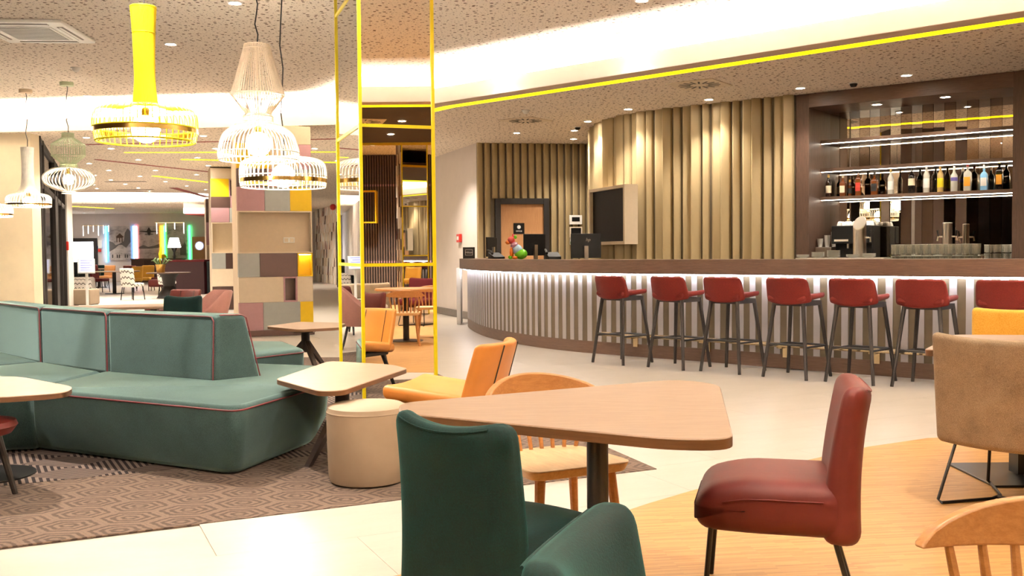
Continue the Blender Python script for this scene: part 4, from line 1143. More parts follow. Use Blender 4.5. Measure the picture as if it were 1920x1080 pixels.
# small framed sign
hs = thing('counter_sign', 'small black sign with a white framed name on the bar end', 'sign', (-.715,16.5,1.151), math.radians(4))
MB().box(-.10,.10,-.008,.008,0,.19).build('plate', M['black'], hs)
MB().box(-.062,.062,-.0095,-.008,.055,.060).box(-.062,.062,-.0095,-.008,.145,.150).box(-.062,-.057,-.0095,-.008,.060,.145).box(.057,.062,-.0095,-.008,.060,.145).build('frame_line', M['white'], hs)
text_mesh('sign_lettering', 'Hilton', .048, M['white'], hs, (0,-.0095,.102), (PI/2,0,0))
# dog figure (a plain seated dog in coloured patches)
dog = thing('dog_figure', 'glossy multicoloured sitting dog figure on the bar counter', 'figure', (.06,14.33,1.15), math.radians(-8))
def blob(name, c, h, m_, rot=None):
    mb = MB(); n = 12
    v = []; f = []
    R3_ = rot or Matrix()
    for i in range(n+1):
        for j in range(16):
            th = PI*i/n; ph = 2*PI*j/16
            v.append(Vector(c) + R3_.to_3x3() @ Vector((h[0]*math.sin(th)*math.cos(ph), h[1]*math.sin(th)*math.sin(ph), h[2]*math.cos(th))))
    for i in range(n):
        for j in range(16): f.append((i*16+j, i*16+(j+1)%16, (i+1)*16+(j+1)%16, (i+1)*16+j))
    return mb.add(v, f).build(name, m_, dog)
cg, cr, cb, co, cy, cp_ = (colour('gloss_green', (.16,.55,.02), .2), colour('gloss_coral', (.75,.10,.09), .2), colour('gloss_sky', (.42,.62,.85), .2), colour('gloss_orange', (.85,.20,.02), .2), colour('gloss_yellow', (.85,.66,.02), .2), colour('gloss_mauve', (.45,.22,.32), .2))
tl_ = Matrix.Rotation(math.radians(-35), 4, 'Y')
blob('haunch', (.075,0,.075), (.095,.085,.078), cg); blob('body', (.025,0,.135), (.075,.075,.085), cb, tl_); blob('chest', (-.02,0,.195), (.06,.065,.055), cp_, tl_)
blob('head', (-.065,0,.275), (.055,.055,.055), cr); blob('muzzle', (-.115,0,.245), (.038,.042,.032), co)
blob('ear', (-.045,.045,.335), (.018,.014,.035), cr); blob('ear', (.0,-.03,.32), (.022,.02,.028), cg)
for s_ in (-1,1):
    blob('front_leg', (-.06,s_*.045,.10), (.026,.026,.075), co); blob('front_paw', (-.075,s_*.045,.028), (.032,.026,.028), cy if s_ > 0 else cg)
blob('hind_paw', (-.005,-.07,.022), (.042,.026,.022), co)
# wall gadgets
rw = rzw
def onwall(name, label, cat, x, z, parts):
    y = 18.12 + (x+.63)*math.tan(rw) - .095
    t = thing(name, label, cat, (x, y, z), rw)
    for nm, b, m_ in parts: MB().box(*b).build(nm, M[m_], t, bevel=.003)
    return t
onwall('control_panel', 'white control panel with a small dark display beside the office door', 'panel', 1.19, 1.84, [('housing', (-.12,.12,-.02,.0,-.085,.085), 'white'), ('display', (-.075,.075,-.024,-.02,-.03,.05), 'black')])
onwall('key_box', 'dark framed box below the control panel', 'box', 1.19, 1.62, [('housing', (-.12,.12,-.03,.0,-.11,.09), 'cream'), ('window', (-.095,.095,-.034,-.03,-.09,.07), 'black')])
onwall('notice_card', 'small green and white notice card above the red one', 'notice', 1.11, 1.45, [('card', (-.03,.03,-.01,.0,-.07,.07), 'white'), ('patch', (-.025,.025,-.012,-.01,-.06,-.01), 'leaf')])
onwall('notice_card', 'small red and white notice card below the green one', 'notice', 1.13, 1.25, [('card', (-.03,.03,-.01,.0,-.07,.07), 'white'), ('patch', (-.025,.025,-.012,-.01,.0,.05), 'red')])
gwa = math.atan2(20.75-18.1, -1.60+.63)
al = thing('fire_alarm', 'red manual fire alarm on the greige reception wall', 'alarm', (-.985,19.06,1.53), gwa-PI)
MB().box(-.10,.10,-.055,.0,-.08,.08).build('housing', M['red'], al, bevel=.008); MB().box(-.05,.05,-.060,-.055,-.035,.035).build('press_plate', M['white'], al)
ds = MB().rbox((.05,.06,.14), .03, (0,0,0), 3).build('sanitiser_dispenser', M['white'], None, (-.835,18.42,1.13)); tag(ds, 'white wall dispenser beside the bar end', 'dispenser')

# ================================================================== BACK BAR ITEMS
def bb(s_, q, z=0): c_, n_ = math.cos(RB), math.sin(RB); return (OB[0]+s_*c_-q*n_, OB[1]+s_*n_+q*c_, z)
def bottle(label, s_, glass, liquid_lv, lab, cap, h=.30, r=.037, q=.56, square=False, shoulder=.62, lab_z=(.18,.50), neck=.013):
    t = thing('liquor_bottle', label, 'bottle', bb(s_, q, 1.9425), RB, 'bottles on the back bar shelf')
    zs = h*shoulder
    if square:
        def ring(w_, z): return [(x,y,z) for x,y in round_poly([(-w_,-w_*.8),(w_,-w_*.8),(w_,w_*.8),(-w_,w_*.8)], w_*.3, 3)]
        rs = [ring(r*.96,0), ring(r,.006), ring(r,zs), ring(r*.75,zs+h*.06), ring(neck,zs+h*.12), ring(neck*.95,h*.90)]
        n = len(rs[0]); v = [p for g in rs for p in g]; f = []
        for i in range(len(rs)-1):
            for k in range(n): f.append((i*n+k,i*n+(k+1)%n,(i+1)*n+(k+1)%n,(i+1)*n+k))
        f += [tuple(range(n-1,-1,-1)), tuple((len(rs)-1)*n+k for k in range(n))]
        MB().add(v, f).build('glass_body', glass, t)
        MB().box(-r*.85,r*.85,-r*.8-.0015,-r*.8,h*lab_z[0],h*lab_z[1]).build('label_print', lab, t)
    else:
        MB().lathe([(.001,0),(r*.95,0),(r,.006),(r,zs),(r*.85,zs+h*.05),(neck*1.3,zs+h*.14),(neck,zs+h*.2),(neck,h*.90)], 18).build('glass_body', glass, t)
        MB().lathe([(r+.0008,h*lab_z[0]),(r+.0008,h*lab_z[1])], 18, cap=False).build('label_print', lab, t)
    MB().lathe([(.001,h*.86),(neck*1.18,h*.86),(neck*1.18,h),(.001,h)], 12, cap=False).build('cap', cap, t)
    return t
amber = colour('amber_glass', (.16,.045,.012), .08); brown = colour('dark_brown_glass', (.02,.008,.005), .08); clear = colour('clear_spirit_glass', (.55,.54,.48), .06)
blue = colour('pale_blue_glass', (.25,.55,.85), .06); golden = colour('golden_glass', (.62,.42,.16), .08); blk = colour('black_glass', (.008,.006,.006), .08)
LBW = colour('cream_label', (.80,.70,.50), .6); LBWH = colour('white_label', (.85,.83,.80), .6); LBR = colour('red_label', (.60,.05,.03), .6); LBK = colour('black_label', (.02,.02,.02), .5); LBY = colour('yellow_label', (.88,.70,.02), .5); LBG = colour('gold_label', (.62,.40,.10), .4); LBV = colour('violet_label', (.15,.12,.42), .5); LBO = colour('orange_label', (.85,.38,.03), .5)
BT = [
 ('brown cognac bottle with cream label and gold neck, at the left shelf end', .245, brown, LBW, LBG, .30, .037, False),
 ('short amber bottle with a cream label beside the cognac', .43, amber, LBW, LBW, .285, .038, True),
 ('tall amber whisky bottle with a slanting red label', .64, amber, LBR, LBK, .345, .036, True),
 ('square dark whisky bottle with a black and white label', .84, amber, LBK, LBK, .30, .042, True),
 ('clear bottle with a broad white label and gold cap', 1.05, clear, LBWH, LBG, .335, .037, False),
 ('black bottle with an oval cream label in mid shelf', 1.30, blk, LBW, LBK, .345, .040, False),
 ('clear rum bottle with a white label and white cap', 1.485, clear, LBWH, LBWH, .36, .037, False),
 ('clear rum bottle with a bright yellow label', 1.645, golden, LBY, LBG, .355, .037, False),
 ('clear vodka bottle with violet lettering band and silver cap', 1.81, clear, LBV, M['steel'], .315, .040, False),
 ('clear tequila bottle with an orange label and red cap', 1.96, clear, LBO, LBR, .35, .043, True),
 ('pale blue gin bottle with square shoulders', 2.15, blue, LBWH, M['steel'], .31, .040, True),
 ('dark liqueur bottle with an orange label and yellow cap at the right shelf end', 2.315, blk, LBO, LBY, .37, .038, True)]
for k, (lb, s_, g_, l_, c_, h_, r_, sq) in enumerate(BT):
    lz = (.18,.50) if k not in (8,5) else ((.42,.56) if k == 8 else (.30,.55))
    bottle(lb, s_, g_, .6, l_, c_, h_, r_, .57 if k % 2 else .55, sq, lab_z=lz)
bottle('small amber miniature behind the short amber bottle', .50, amber, .6, LBK, LBG, .22, .026, .63)
# coffee machine
cm = thing('coffee_machine', 'black coffee machine with cups on top in the back bar', 'coffee machine', bb(.665,.36,.921), RB)
MB().box(-.24,.24,-.22,.25,0,.05).build('drip_tray', M['steel'], cm, bevel=.004)
MB().box(-.24,.24,-.05,.25,.05,.63).build('body', M['black'], cm, bevel=.012)
MB().box(-.24,.24,-.20,-.05,.40,.63).build('brew_head', M['black'], cm, bevel=.012)
MB().box(-.20,-.02,-.206,-.20,.43,.455).build('trim_plate', M['steel'], cm)
MB().box(.05,.17,-.206,-.20,.50,.58).build('display', M['screen_white'], cm)
text_mesh('brand_lettering', 'Barista', .035, M['white'], cm, (-.10,-.2015,.56), (PI/2,0,0)) if False else None
for sx in (-.05,.05): MB().tube([(sx,-.12,.40),(sx,-.12,.34)], .016, 10).build('spout', M['steel'], cm)
CUP = MB().lathe([(.018,0),(.030,.012),(.040,.045),(.041,.058),(.037,.058),(.034,.02),(.001,.015)], 18, cap=False)
CUPM = CUP.mesh('cup_body', M['white'])
HND = MB().tube([(.036,0,.045),(.058,0,.044),(.06,0,.025),(.034,0,.018)], .005, 6).mesh('cup_handle', M['white'])
def cup(label, loc, rz, flip=False, group=None):
    t = thing('coffee_cup', label, 'cup', loc, rz, group)
    inst(CUPM, 'cup_body', t); inst(HND, 'cup_handle', t)
    if flip: t.rotation_euler = (PI,0,rz)
    return t
k = 0
for i_, dx in enumerate((-.17,-.08,.02,.11,.19)):
    for dy in (0.0,.11):
        cup(['first','second','third','fourth','fifth'][i_]+' upturned white cup in the '+('back' if dy else 'front')+' row on the coffee machine', bb(.65+dx,.33+dy,.921+.63+.059), dx*9, True, 'cups on the coffee machine')
# dispenser box with paper cups
bx_ = thing('cup_cabinet', 'dark steel cup cabinet at the left of the coffee machine', 'cabinet', bb(.305,.34,.921), RB)
MB().box(-.105,.105,-.14,.16,0,.36).build('body', M['base_grey'], bx_, bevel=.004); MB().box(-.10,.10,-.143,-.14,.01,.35).build('door', m_metal('dark_steel', (.20,.16,.12), .4), bx_)
MB().lathe([(.001,0),(.012,0),(.012,.01),(.001,.01)], 12).build('lock', M['steel'], bx_, (0,-.143,.28)).rotation_euler = (PI/2,0,0)
PC = MB().lathe([(.026,0),(.038,.085),(.040,.088),(.036,.088),(.025,.004)], 16, cap=False)
for k, (dx, n_, nm) in enumerate(((-.07,2,'lowest'),(0,4,'middle'),(.065,6,'tallest'))):
    t = thing('paper_cup_stack', nm+' stack of white paper cups on the cup cabinet', 'cup stack', bb(.305+dx*.95,.27+.075*k,.921+.361), RB)
    for j in range(n_): inst(PC.mesh('cup', M['white']) if j == 0 and k == 0 else bpy.data.meshes['cup'], 'cup', t, (0,0,j*.022 + .04*0))
# beer taps
def tap(label, loc, rz, r, h, slanted):
    t = thing('beer_tap', label, 'beer tap', loc, rz)
    n = 28; v = []; f = []
    for z_ in (0, 1):
        for k in range(n):
            a = 2*PI*k/n; x, y = r*math.cos(a), r*math.sin(a)
            v.append((x, y, 0 if z_ == 0 else (h + (y*1.1 if slanted else 0))))
    for k in range(n): f.append((k,(k+1)%n,n+(k+1)%n,n+k))
    f += [tuple(range(n-1,-1,-1)), tuple(n+k for k in range(n))]
    MB().add(v, f).build('column', M['steel'], t, bevel=.006)
    zf = h-.17
    for sx in ((1,) if slanted else (-1,1)):
        MB().tube([(sx*r*.8,-.0,zf),(sx*(r+.05),-.01,zf),(sx*(r+.055),-.015,zf-.05)], .011, 8).build('spout', M['steel'], t)
        MB().tube([(sx*(r+.045),-.012,zf),(sx*(r+.055),-.02,zf+.08)], [.007,.012], 8).build('tap_handle', M['black'], t)
    return t
tap('large steel beer column with slanted top behind the bar', (3.965,11.25,.95), RB, .072, .60, True)
tap('smaller double beer tap with rounded top in front of the mirror strips', bb(1.80,.30,.921), RB, .055, .64, False)
wb = MB().prism([bb(-.6,-1.5)[:2], bb(2.9,-1.5)[:2], bb(2.9,-.95)[:2], bb(-.6,-.95)[:2]], 0, .95).build('work_counter', M['steel']); tag(wb, 'steel work counter between bar and back bar', 'counter')
# glassware
ORD = ['first','second','third','fourth','fifth','sixth','seventh','eighth','ninth','tenth','eleventh']
GLM = MB().lathe([(.026,0),(.030,.004),(.036,.11),(.0345,.11),(.029,.012),(.001,.010)], 14, cap=False).mesh('glass_body', M['tumbler'])
RIM = hoop(.0355, .110, .0012, 20).mesh('rim', M['white'])
def tumbler(loc, label, group):
    t = thing('drinking_glass', label, 'glass', loc, 0, group); inst(GLM, 'glass_body', t); inst(RIM, 'rim', t); return t
for lvl in range(2):
    for i in range(11):
        for j in range(2):
            tumbler(bb(1.66+i*.082, -1.30+j*.10, 1.06+lvl*.125), ORD[i]+' tumbler from the beer column in the '+('lower','upper')[lvl]+(' front',' back')[j]+' row', 'stacked tumblers')
rk = thing('glass_rack', 'low clear rack under the stacked tumblers', 'rack', bb(2.10,-1.25,.95), RB)
MB().box(-.50,.50,-.11,.11,0,.02).build('rack_tray', M['steel'], rk); 
for sx in (-.48,0,.48): MB().box(sx-.01,sx+.01,-.10,.10,.02,.09).build('rack_rib', M['steel'], rk)
MB().box(-.50,.50,-.11,.11,.09,.108).build('rack_shelf', M['white'], rk)
sh_ = thing('glass_shelf', 'thin shelf between the two rows of tumblers', 'shelf', bb(2.10,-1.25,1.172), RB)
MB().box(-.50,.50,-.11,.11,0,.010).build('shelf_plate', M['glass'], sh_)
rp = thing('drainer_stand', 'low drainer stand with saucers and plates behind the bar', 'drainer', bb(1.0,-1.28,.95), RB)
MB().box(-.42,.58,-.12,.12,0,.02).box(-.40,-.36,-.10,.10,.02,.19).box(.52,.56,-.10,.10,.02,.19).build('drainer_frame', M['steel'], rp); MB().box(-.42,.58,-.12,.12,.19,.205).build('drainer_top', M['white'], rp)
SAU = MB().lathe([(.001,.004),(.03,.0),(.045,.004),(.072,.014),(.073,.017),(.045,.008),(.001,.008)], 24, cap=False).mesh('saucer_body', M['white'])
for k, (s_, n_) in enumerate(((.62,3),(.80,6),(.98,8),(1.20,3),(1.38,4))):
    for j in range(n_):
        o = inst(SAU, 'saucer', None, bb(s_, -1.28, 1.1565+j*.0095)); tag(o, ORD[j]+' up: '+['saucer in the low stack beside the beer column','saucer in the second stack from the beer column','saucer in the tallest stack behind the bar','saucer in the low stack near the tumblers','plate in the stack next to the tumblers'][k], 'saucer', 'saucers behind the bar')

# ================================================================== FAR LOBBY
YW = 46.99
def wallpanel(name, label, cat, x0, x1, z0, z1, mat, dep=.04):
    t = thing(name, label, cat, (x0, YW, z0)); MB().box(0, x1-x0, -dep, 0, 0, z1-z0).build('board', mat, t); return t
tp = NT('grey_photo_print'); v_ = tp.coord('Object', (1.2,1,2.2)); f_ = tp.noise(v_, 2.4, 6, .7)
PRINT = tp.done(tp.ramp(f_, [(.35,(.30,.27,.25)),(.5,(.52,.47,.44)),(.62,(.62,.57,.53))]), .7)
GREYD = colour('dark_print_grey', (.04,.036,.034), .7); GREYM = colour('mid_print_grey', (.15,.14,.13), .7)
p1_ = wallpanel('poster', 'grey photo poster of a small pavilion on a hill', 'poster', -19.12,-18.1,1.05,2.66, PRINT)
MB().prism([(.0,.30),(.25,.45),(.45,.62),(.6,.62),(.8,.48),(1.02,.75),(1.02,1.25),(.9,1.4),(.75,1.2),(.7,.8),(.55,.7),(.3,.6),(.15,.75),(.0,.8)], 0, .012).build('hill_print', GREYM, p1_, (0,-.04,.1)).rotation_euler = (PI/2,0,0)
MB().prism([(.30,.80),(.33,.80),(.33,1.0),(.42,1.0),(.42,.8),(.46,.8),(.46,1.0),(.55,1.0),(.55,.8),(.58,.8),(.58,1.02),(.64,1.04),(.54,1.14),(.46,1.22),(.38,1.14),(.26,1.04),(.30,1.02)], 0, .02).build('pavilion_print', colour('brown_print', (.10,.06,.04), .7), p1_, (.05,-.04,.05)).rotation_euler = (PI/2,0,0)
for dx in (.12,.34,.44,.72,.82): MB().box(dx,dx+.05,-.05,-.04,.10,.26).build('figure_print', GREYD, p1_)
p2_ = wallpanel('poster', 'grey photo poster of an aeroplane over hills', 'poster', -17.72,-16.74,1.05,2.65, PRINT)
MB().prism([(.05,1.33),(.42,1.30),(.44,1.24),(.30,1.21),(.30,1.19),(.46,1.20),(.50,1.15),(.54,1.20),(.70,1.19),(.70,1.21),(.56,1.24),(.58,1.30),(.95,1.33),(.93,1.36),(.60,1.37),(.57,1.43),(.53,1.50),(.50,1.54),(.47,1.50),(.43,1.43),(.40,1.37),(.07,1.36)], 0, .02).build('aeroplane_print', GREYD, p2_, (0,-.04,0)).rotation_euler = (PI/2,0,0)
MB().prism([(0,.45),(.2,.55),(.45,.46),(.7,.50),(.98,.60),(.98,.42),(.5,.38),(0,.38)], 0, .012).build('shore_print', GREYM, p2_, (0,-.04,.15)).rotation_euler = (PI/2,0,0)
p3_ = wallpanel('poster', 'pale grey photo poster beside the round-window door', 'poster', -16.38,-15.40,1.05,2.64, PRINT)
MB().prism([(.62,.1),(.9,.1),(.9,.6),(.84,.75),(.8,.55),(.76,.7),(.7,.5),(.62,.55)], 0, .012).build('castle_print', GREYM, p3_, (0,-.04,.1)).rotation_euler = (PI/2,0,0)
for k, (x, c_, lb) in enumerate(((-19.26,(.05,.45,1.0),'blue light strip left of the pavilion poster'),(-17.96,(.10,.42,1.0),'blue light strip right of the pavilion poster'),(-17.82,(1.0,.22,.25),'pink light strip left of the aeroplane poster'),
        (-16.64,(1.0,.38,.0),'orange light strip right of the aeroplane poster'),(-16.48,(.02,.75,.12),'green light strip left of the pale poster'),(-15.30,(.05,.85,.25),'green light strip right of the pale poster'))):
    o = MB().box(x-.03,x+.03,YW-.09,YW-.01,.95,2.66).build('light_strip', m_emit('strip_glow_%d' % k, c_, 2.2)); tag(o, lb, 'light strip')
dn = thing('door_2', None, None, (-21.02,YW,0)); struct(dn, 'black framed bright doorway in the end wall')
MB().box(0,.16,-.1,0,0,2.1).box(1.16,1.32,-.1,0,0,2.1).box(.16,1.16,-.1,0,1.93,2.1).build('door_frame', M['black_wood'], dn)
MB().box(.16,1.16,-.03,-.01,0,1.93).build('bright_opening', M['screen_white'], dn)
dn = thing('door_3', None, None, (-15.18,YW,0)); struct(dn, 'pale wooden door with a round blue window')
MB().box(0,.9,-.05,0,0,2.12).build('door_leaf', M['door_oak'], dn)
MB().lathe([(.001,0),(.19,0),(.19,.02),(.001,.02)], 28, cap=False).build('round_window', m_emit('blue_window', (.30,.38,.95), 1.0), dn, (.35,-.05,1.69)).rotation_euler = (PI/2,0,0)
MB().lathe([(.19,0),(.23,0),(.23,.03),(.19,.03),(.19,0)], 28, cap=False).build('window_ring', M['steel'], dn, (.35,-.05,1.69)).rotation_euler = (PI/2,0,0)
o = MB().box(-19.66,-19.46,YW-.03,YW,1.62,2.0).build('notice_sheet', M['white']); tag(o, 'white notice sheet beside the bright doorway', 'notice')
o = MB().box(-19.80,-19.68,YW-.05,YW,1.60,1.72).build('door_sign', colour('navy_sign', (.02,.03,.12))); tag(o, 'small navy sign beside the bright doorway', 'sign')
o = MB().box(-19.66,-19.52,YW-.06,YW,1.44,1.57).build('alarm_box', M['red'], bevel=.01); tag(o, 'small red alarm below the notice sheet', 'alarm')
cb_ = thing('sideboard', 'long dark sideboard below the posters', 'sideboard', (-17.7,45.9,0))
MB().box(0,2.35,0,.5,0,1.06).build('body', M['darkwood'], cb_); MB().box(-.03,2.38,-.03,.52,1.06,1.11).build('worktop', M['darkwood_h'], cb_)
for k in range(4): MB().box(.04+k*.575,.58+k*.575,-.02,0,.06,1.02).build('door', M['brown_panel'], cb_)
vz = thing('dried_plant', 'dark dried plant in a vase on the sideboard', 'plant', (-15.75,46.1,1.11))
MB().lathe([(.05,0),(.09,.08),(.05,.2),(.06,.24)], 14).build('vase', M['base_grey'], vz)
for k in range(9):
    a = k*2.4; MB().tube([(0,0,.2),(.08*math.cos(a),.08*math.sin(a),.42),(.17*math.cos(a),.14*math.sin(a),.55+.02*(k%3))], [.01,.03,.004], 5).build('stem', GREYD, vz)
yb = MB().lathe([(.001,0),(.12,0),(.14,.06),(.08,.18),(.03,.2),(.001,.2)], 16, cap=False).build('yellow_vase', M['yellow'], None, (-16.25,46.1,1.11)); tag(yb, 'squat yellow vase on the sideboard', 'vase')
# floor lamp
fl = thing('floor_lamp', 'floor lamp with a lit white cone shade before the posters', 'floor lamp', (-12.98,38.0,0))
MB().lathe([(.001,0),(.18,0),(.18,.03),(.03,.05),(.001,.05)], 24, cap=False).build('base', M['black_metal'], fl)
MB().tube([(0,0,.04),(0,0,1.58)], .035, 10).build('pole', M['black_metal'], fl)
MB().lathe([(.25,1.55),(.165,1.92),(.16,1.92),(.245,1.55)], 28, cap=False).build('lamp_shade', M['lamp_shade'], fl)
# simple chair kinds for the lobby
def lobby_chair(label, loc, rz, mat, group='lobby chairs', top=.84):
    t = thing('dining_chair', label, 'chair', loc, rz, group)
    MB().rbox((.23,.23,.05), .04, (0,0,.43), 2).build('seat', mat, t)
    MB().rbox((.23,.04,(top-.36)/2), .035, (0,-.22,(top+.36)/2), 3, lambda x,y,z: (x, y-.12*(z-.4)+.05*(x/.23)**2, z)).build('backrest', mat, t)
    for sx in (-1,1):
        for sy in (-1,1): MB().tube([(sx*.19,sy*.19,.40),(sx*.22,sy*.23,0)], .014, 6).build('leg', M['black_metal'], t)
    return t
def lobby_table(label, loc, r, mat, z=.75, flared=False):
    t = thing('dining_table', label, 'table', loc)
    MB().lathe([(.001,z-.03),(r,z-.03),(r,z),(.001,z)], 32, cap=False).build('tabletop', mat, t)
    if flared: MB().lathe([(.36,0),(.33,.03),(.16,.35),(.20,.6),(.30,z-.03)], 20).build('pedestal', M['black_wood'], t)
    else:
        MB().lathe([(.06,.02),(.06,z-.03)], 14).build('post', M['black_metal'], t); MB().lathe([(.001,0),(.3,0),(.3,.02),(.001,.02)], 24, cap=False).build('base_plate', M['black_metal'], t)
    return t
lobby_table('round dark table with a flared pedestal and flower pot', (-10.05,28.9,0), .62, M['darkwood'], .75, True)
lobby_table('table on a black post behind the digital sign', (-13.1,32.5,0), .8, M['table'])
lobby_chair('black and white zigzag chair with its back turned in the lobby', (-10.75,27.95,0), math.radians(-20), M['zigzag'], top=.90)
lobby_chair('black and white zigzag chair beside the dark table, seen from the side', (-10.55,30.2,0), math.radians(-60), M['zigzag'], top=.80)
zp = thing('zigzag_pouf', 'slanted zigzag patterned pouf chair behind the digital sign', 'pouf', (-13.7,31.4,0), .2)
MB().rbox((.36,.32,.24), .08, (0,0,.33), 4, lambda x,y,z: (x*(1+.25*(.4-z)), y, z+.06*y)).build('cushion', M['zigzag'], zp)
for sx in (-.3,.3):
    for sy in (-.25,.25): MB().tube([(sx*.8,sy*.8,.12),(sx,sy,0)], .02, 6).build('leg', M['black_wood'], zp)
gp_ = thing('cube_pouf', 'taupe cube pouf beside the white post', 'pouf', (-11.0,25.3,0))
MB().rbox((.30,.30,.20), .04, (0,0,.21), 3).build('cushion', M['pouf'], gp_); MB().box(-.27,.27,-.27,.27,0,.02).build('base', M['black'], gp_)
lobby_chair('burgundy chair between the digital sign and dark sofa', (-14.2,34.0,0), math.radians(-100), M['burgundy'], top=.95)
lobby_chair('mustard chair right of the digital sign', (-12.9,33.6,0), math.radians(160), M['mustard'], top=.88)
lobby_chair('second mustard chair at the post table, turned away', (-13.0,35.0,0), math.radians(175), M['mustard'], top=.9)
for k, (x, y, m_, rz, nm) in enumerate(((-15.8,38.5,'oak',170,'oak coloured chair left of the aeroplane poster foot'),(-14.4,37.2,'red_leather',20,'red chair in the middle of the lobby rows'),(-13.8,39.5,'oak',200,'oak coloured chair just left of the floor lamp'),(-11.9,36.2,'oak',-30,'oak coloured chair right of the floor lamp'),(-12.4,34.8,'burgundy',150,'burgundy chair behind the zigzag chair'),
        (-16.9,40.5,'teal_velvet',10,'teal chair below the pavilion poster'),(-18.0,42.0,'red_leather',190,'red chair near the bright doorway'),(-13.2,42.5,'red_leather',170,'red chair before the sideboard end'),(-11.6,40.8,'orange',160,'orange chair before the round-window door'),(-11.2,34.0,'oak',80,'oak coloured chair behind the flower pot'))):
    lobby_chair(nm, (x,y,0), math.radians(rz), M[m_], top=.88)
lobby_table('far round table under the pavilion poster', (-16.4,39.2,0), .6, M['table'])
lobby_table('far round table beside the floor lamp', (-13.1,40.9,0), .6, M['table'])
lobby_table('far table behind the burgundy booth', (-11.4,37.6,0), .6, M['table'])
# flower pot on the dark table
pt = thing('flower_pot', 'brass flower pot with yellow flowers on the dark lobby table', 'plant', (-10.25,28.8,.75))
MB().lathe([(.001,0),(.11,0),(.15,.24),(.14,.24),(.10,.02)], 20, cap=False).build('pot', M['gold_band'], pt)
for k in range(12):
    a = k*2.4; q = .06+.02*(k%3); MB().tube([(q*math.cos(a),q*math.sin(a),.22),(2.4*q*math.cos(a),2.4*q*math.sin(a),.36+.02*(k%4)),(3.4*q*math.cos(a),3*q*math.sin(a),.34)], [.008,.03,.003], 5).build('leaf', M['leaf'], pt)
for k in range(3): MB().tube([(.01*k,0,.25),(.02*k-.02,0,.55+.06*k),(.02*k-.01,0,.62+.07*k)], [.006,.035,.01], 6).build('flower', M['yellow'], pt)
# booth
bo = thing('booth_bench', 'burgundy high-backed booth with a dark end panel', 'booth', (-11.25,31.5,0))
MB().box(.12,1.42,0,.06,0,1.04).build('end_panel', M['booth_dark'], bo); MB().box(.10,1.44,-.01,2.2,1.04,1.10).build('top_rail', M['burgundy'], bo)
MB().box(.14,1.40,.06,2.2,.0,1.04).build('back_core', M['burgundy'], bo); MB().rbox((.28,1.0,.12), .06, (-.12,1.05,.36), 3).build('seat', M['red_leather'], bo)
b2_ = MB().hull8([(-9.78,31.6,0),(-9.1,31.6,0),(-9.1,33.2,0),(-9.78,33.2,0)], [(-9.78,31.6,1.05),(-9.35,31.6,1.05),(-9.35,33.2,1.05),(-9.78,33.2,1.05)]).build('charcoal_booth', M['grey_sofa'], bevel=.03); tag(b2_, 'charcoal booth back beside the burgundy booth', 'booth')
cs = thing('corner_sofa', 'charcoal sofa at the far left behind the white post', 'sofa', (-15.40,34.7,0))
MB().rbox((.5,.45,.22), .06, (0,0,.22), 3).build('seat', M['grey_sofa'], cs); MB().rbox((.5,.12,.30), .06, (0,.4,.75), 3).build('backrest', M['grey_sofa'], cs); MB().rbox((.12,.45,.2), .05, (.45,0,.55), 3).build('armrest', M['grey_sofa'], cs)
# digital sign
sg = thing('digital_sign', 'white digital sign on a slim stand in the lobby', 'sign', (-10.60,24.6,0), .25)
MB().box(-.22,.22,-.16,.16,0,.02).build('foot', M['white'], sg); MB().box(-.03,.03,-.02,.02,.02,.98).build('post', M['white'], sg)
h_ = MB().box(-.20,.20,-.015,.015,-.24,.24).build('head', M['panel_grey'], sg, (0,-.03,1.0), 0, bevel=.004); h_.rotation_euler = (-.75,0,.15)
s2_ = MB().box(-.17,.17,-.019,-.014,-.21,.21).build('display', m_emit('sign_glow', (.55,.60,.95), .12, (.30,.32,.52)), h_)
for k in range(5): MB().box(-.13,.13-.05*(k%2),-.021,-.0185,.16-.08*k,.185-.08*k).build('display_line', colour('sign_ink_%d'%k, (.10,.12,.45)), h_)
# low table and leather seat behind the sofa back
lt = thing('low_table', 'long pale low table behind the sofa back', 'table', (-5.6,13.4,0), .28)
MB().box(-1.2,.95,-.38,.38,.53,.565).build('tabletop', M['table'], lt, bevel=.01)
for sx in (-.9,.7): MB().box(sx-.04,sx+.04,-.25,.25,0,.53).build('leg', M['brown_wood'], lt)
lc = lounge_chair('rust leather chair peeking behind the low table', (-5.0,14.6,0), math.radians(160), M['red_leather'])
# candle chandeliers
for k, (x, y, n_) in enumerate(((-16.4,39.0,6),(-12.6,36.5,4))):
    ch = thing('candle_chandelier', ('wide' if k == 0 else 'narrow')+' chandelier of thin white tubes near the posters', 'chandelier', (x,y,2.2))
    MB().tube([(0,0,.25),(0,0,ZL-2.2)], .008, 6).build('cable', M['steel'], ch); MB().tube([(-.55,0,.25),(.55,0,.25)], .012, 6).build('bar', M['brass'], ch)
    for j in range(n_): MB().tube([(-.5+j*1.0/(n_-1),0,-.15+.08*(j%3)),(-.5+j*1.0/(n_-1),0,.25)], .014, 8).build('tube_light', M['lamp_shade'], ch)
# soffit band at the right of the far ceiling
sf = struct(MB().box(-12.6,-9.3,38.0,38.2,2.86,3.06).build('trim_13', M['lamp_shade']), 'soffit band given its own glow in place of cove light')  # white fascia glows by itself, standing in for hidden cove light
struct(MB().box(-12.6,-9.3,38.2,44,2.82,2.9).build('ceiling_soffit', M['red_line'])); struct(MB().box(-12.6,-9.3,38.0,38.3,3.06,ZL).build('trim_14', M['white_paint']))
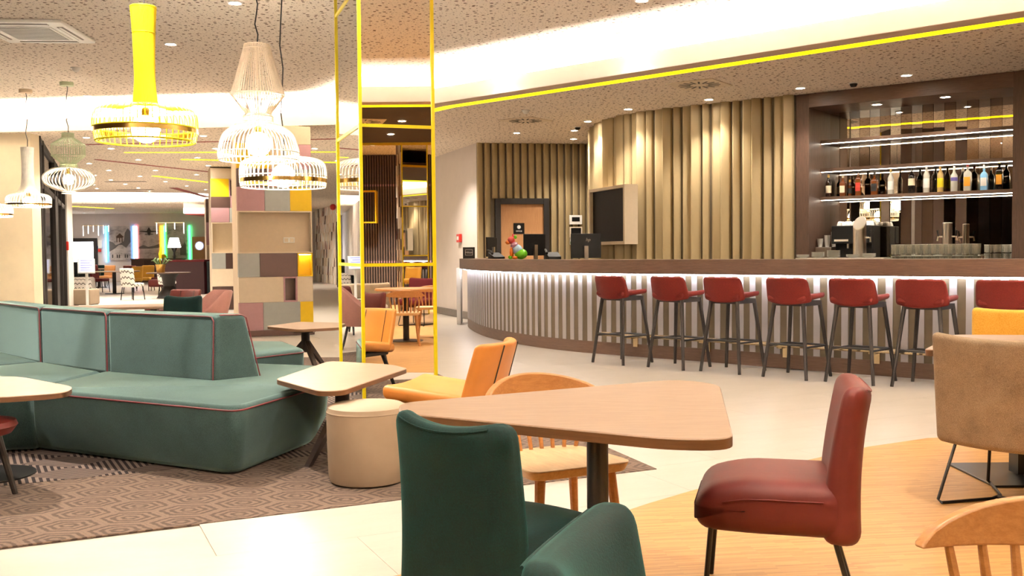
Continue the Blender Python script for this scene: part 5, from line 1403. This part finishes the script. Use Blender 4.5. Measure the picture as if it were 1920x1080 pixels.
# ceiling slot vents
for x, y in ((-11.4,30.0),(-10.4,26.7)):
    o = MB().box(x-.55,x+.55,y-.06,y+.06,ZL-.01,ZL).build('slot_vent', M['base_grey']); tag(o, 'slim dark slot vent in the lobby ceiling', 'air vent', 'slot vents')
# triangle mosaic wall in the passage
mw = struct(MB().box(0,.2,0,6.9,0,3.6).build('wall_mosaic', M['cream'], None, (-6.62,38.6,0), .345), 'wall of pale triangle mosaic in the passage')
tri_panel(mw, -.01, 6.9, 3.5, .17, .36)
fg = thing('display_fridge', 'tall dark display fridge beside the triangle mosaic wall', 'fridge', (-6.35,36.3,0), .3)
MB().box(0,.5,0,.7,0,2.45).build('body', M['black'], fg); MB().box(-.02,0,.03,.67,.1,2.3).build('door', M['dark_glass'], fg)
for k in range(4): MB().box(-.012,.0,.05,.62,.45+k*.42,.50+k*.42).build('shelf', M['brass'], fg)
ra = MB().rbox((.12,.12,.12),.11,(0,0,0),2).build('red_ball_lamp', M['red'], None, (-6.97,38.69,3.08)); tag(ra, 'small red fitting on the triangle mosaic wall', 'fitting')
# ================================================================== DINING SIDE, SEEN IN THE MIRRORED PILLAR
DW = math.atan2(.61,.79) + PI
dw_ = struct(MB().box(-3.5,3.5,0,.2,0,ZU).build('wall_slats', M['black'], None, (7.27,-7.2,0), DW), 'dark wall of narrow slats')
DS = MB().box(-.016,.016,-.09,0,0,ZU).mesh('slat', M['slat_dark'])
for k in range(56): inst(DS, 'slat', dw_, (-1.7+k*.062,0,0))
for k in range(56):
    for z in (1.02,2.86): inst(bpy.data.meshes['peg'] if 'peg' in bpy.data.meshes else MB().box(-.016,.016,-.105,-.09,0,.05).mesh('peg', M['mauve']), 'peg', dw_, (-1.7+k*.062,0,z))
yx = thing('wall_box', 'yellow open box shelf on the dark slat wall, seen in the mirrored pillar', 'shelf', (7.05,-6.92,1.97), DW)
MB().box(-.23,.23,-.30,.05,0,.025).box(-.23,.23,-.30,.05,.735,.76).box(-.23,-.205,-.30,.05,.025,.735).box(.205,.23,-.30,.05,.025,.735).build('box_shell', M['yellow'], yx)
for x, y in ((3.2,.9),(4.4,0.3),(3.9,-.6),(2.4,.2),(6.2,-5.2),(7.6,-4.6)):  # the last two are added to brighten the dark slat wall
    downlight(x, y, ZL if y > -2 else ZU, 'recessed downlight over the dining side, in mirrors only; slat wall pair added to brighten it', G, watts=120 if y > -3 else 420)
for x, y in ((-8.6,36.6),(-8.9,39.6),(-9.6,42.5)):  # extra lamps, added because the mosaic wall was too dark
    downlight(x, y, ZL, 'downlight added before the triangle mosaic wall to brighten it', 'lobby downlights', watts=120)
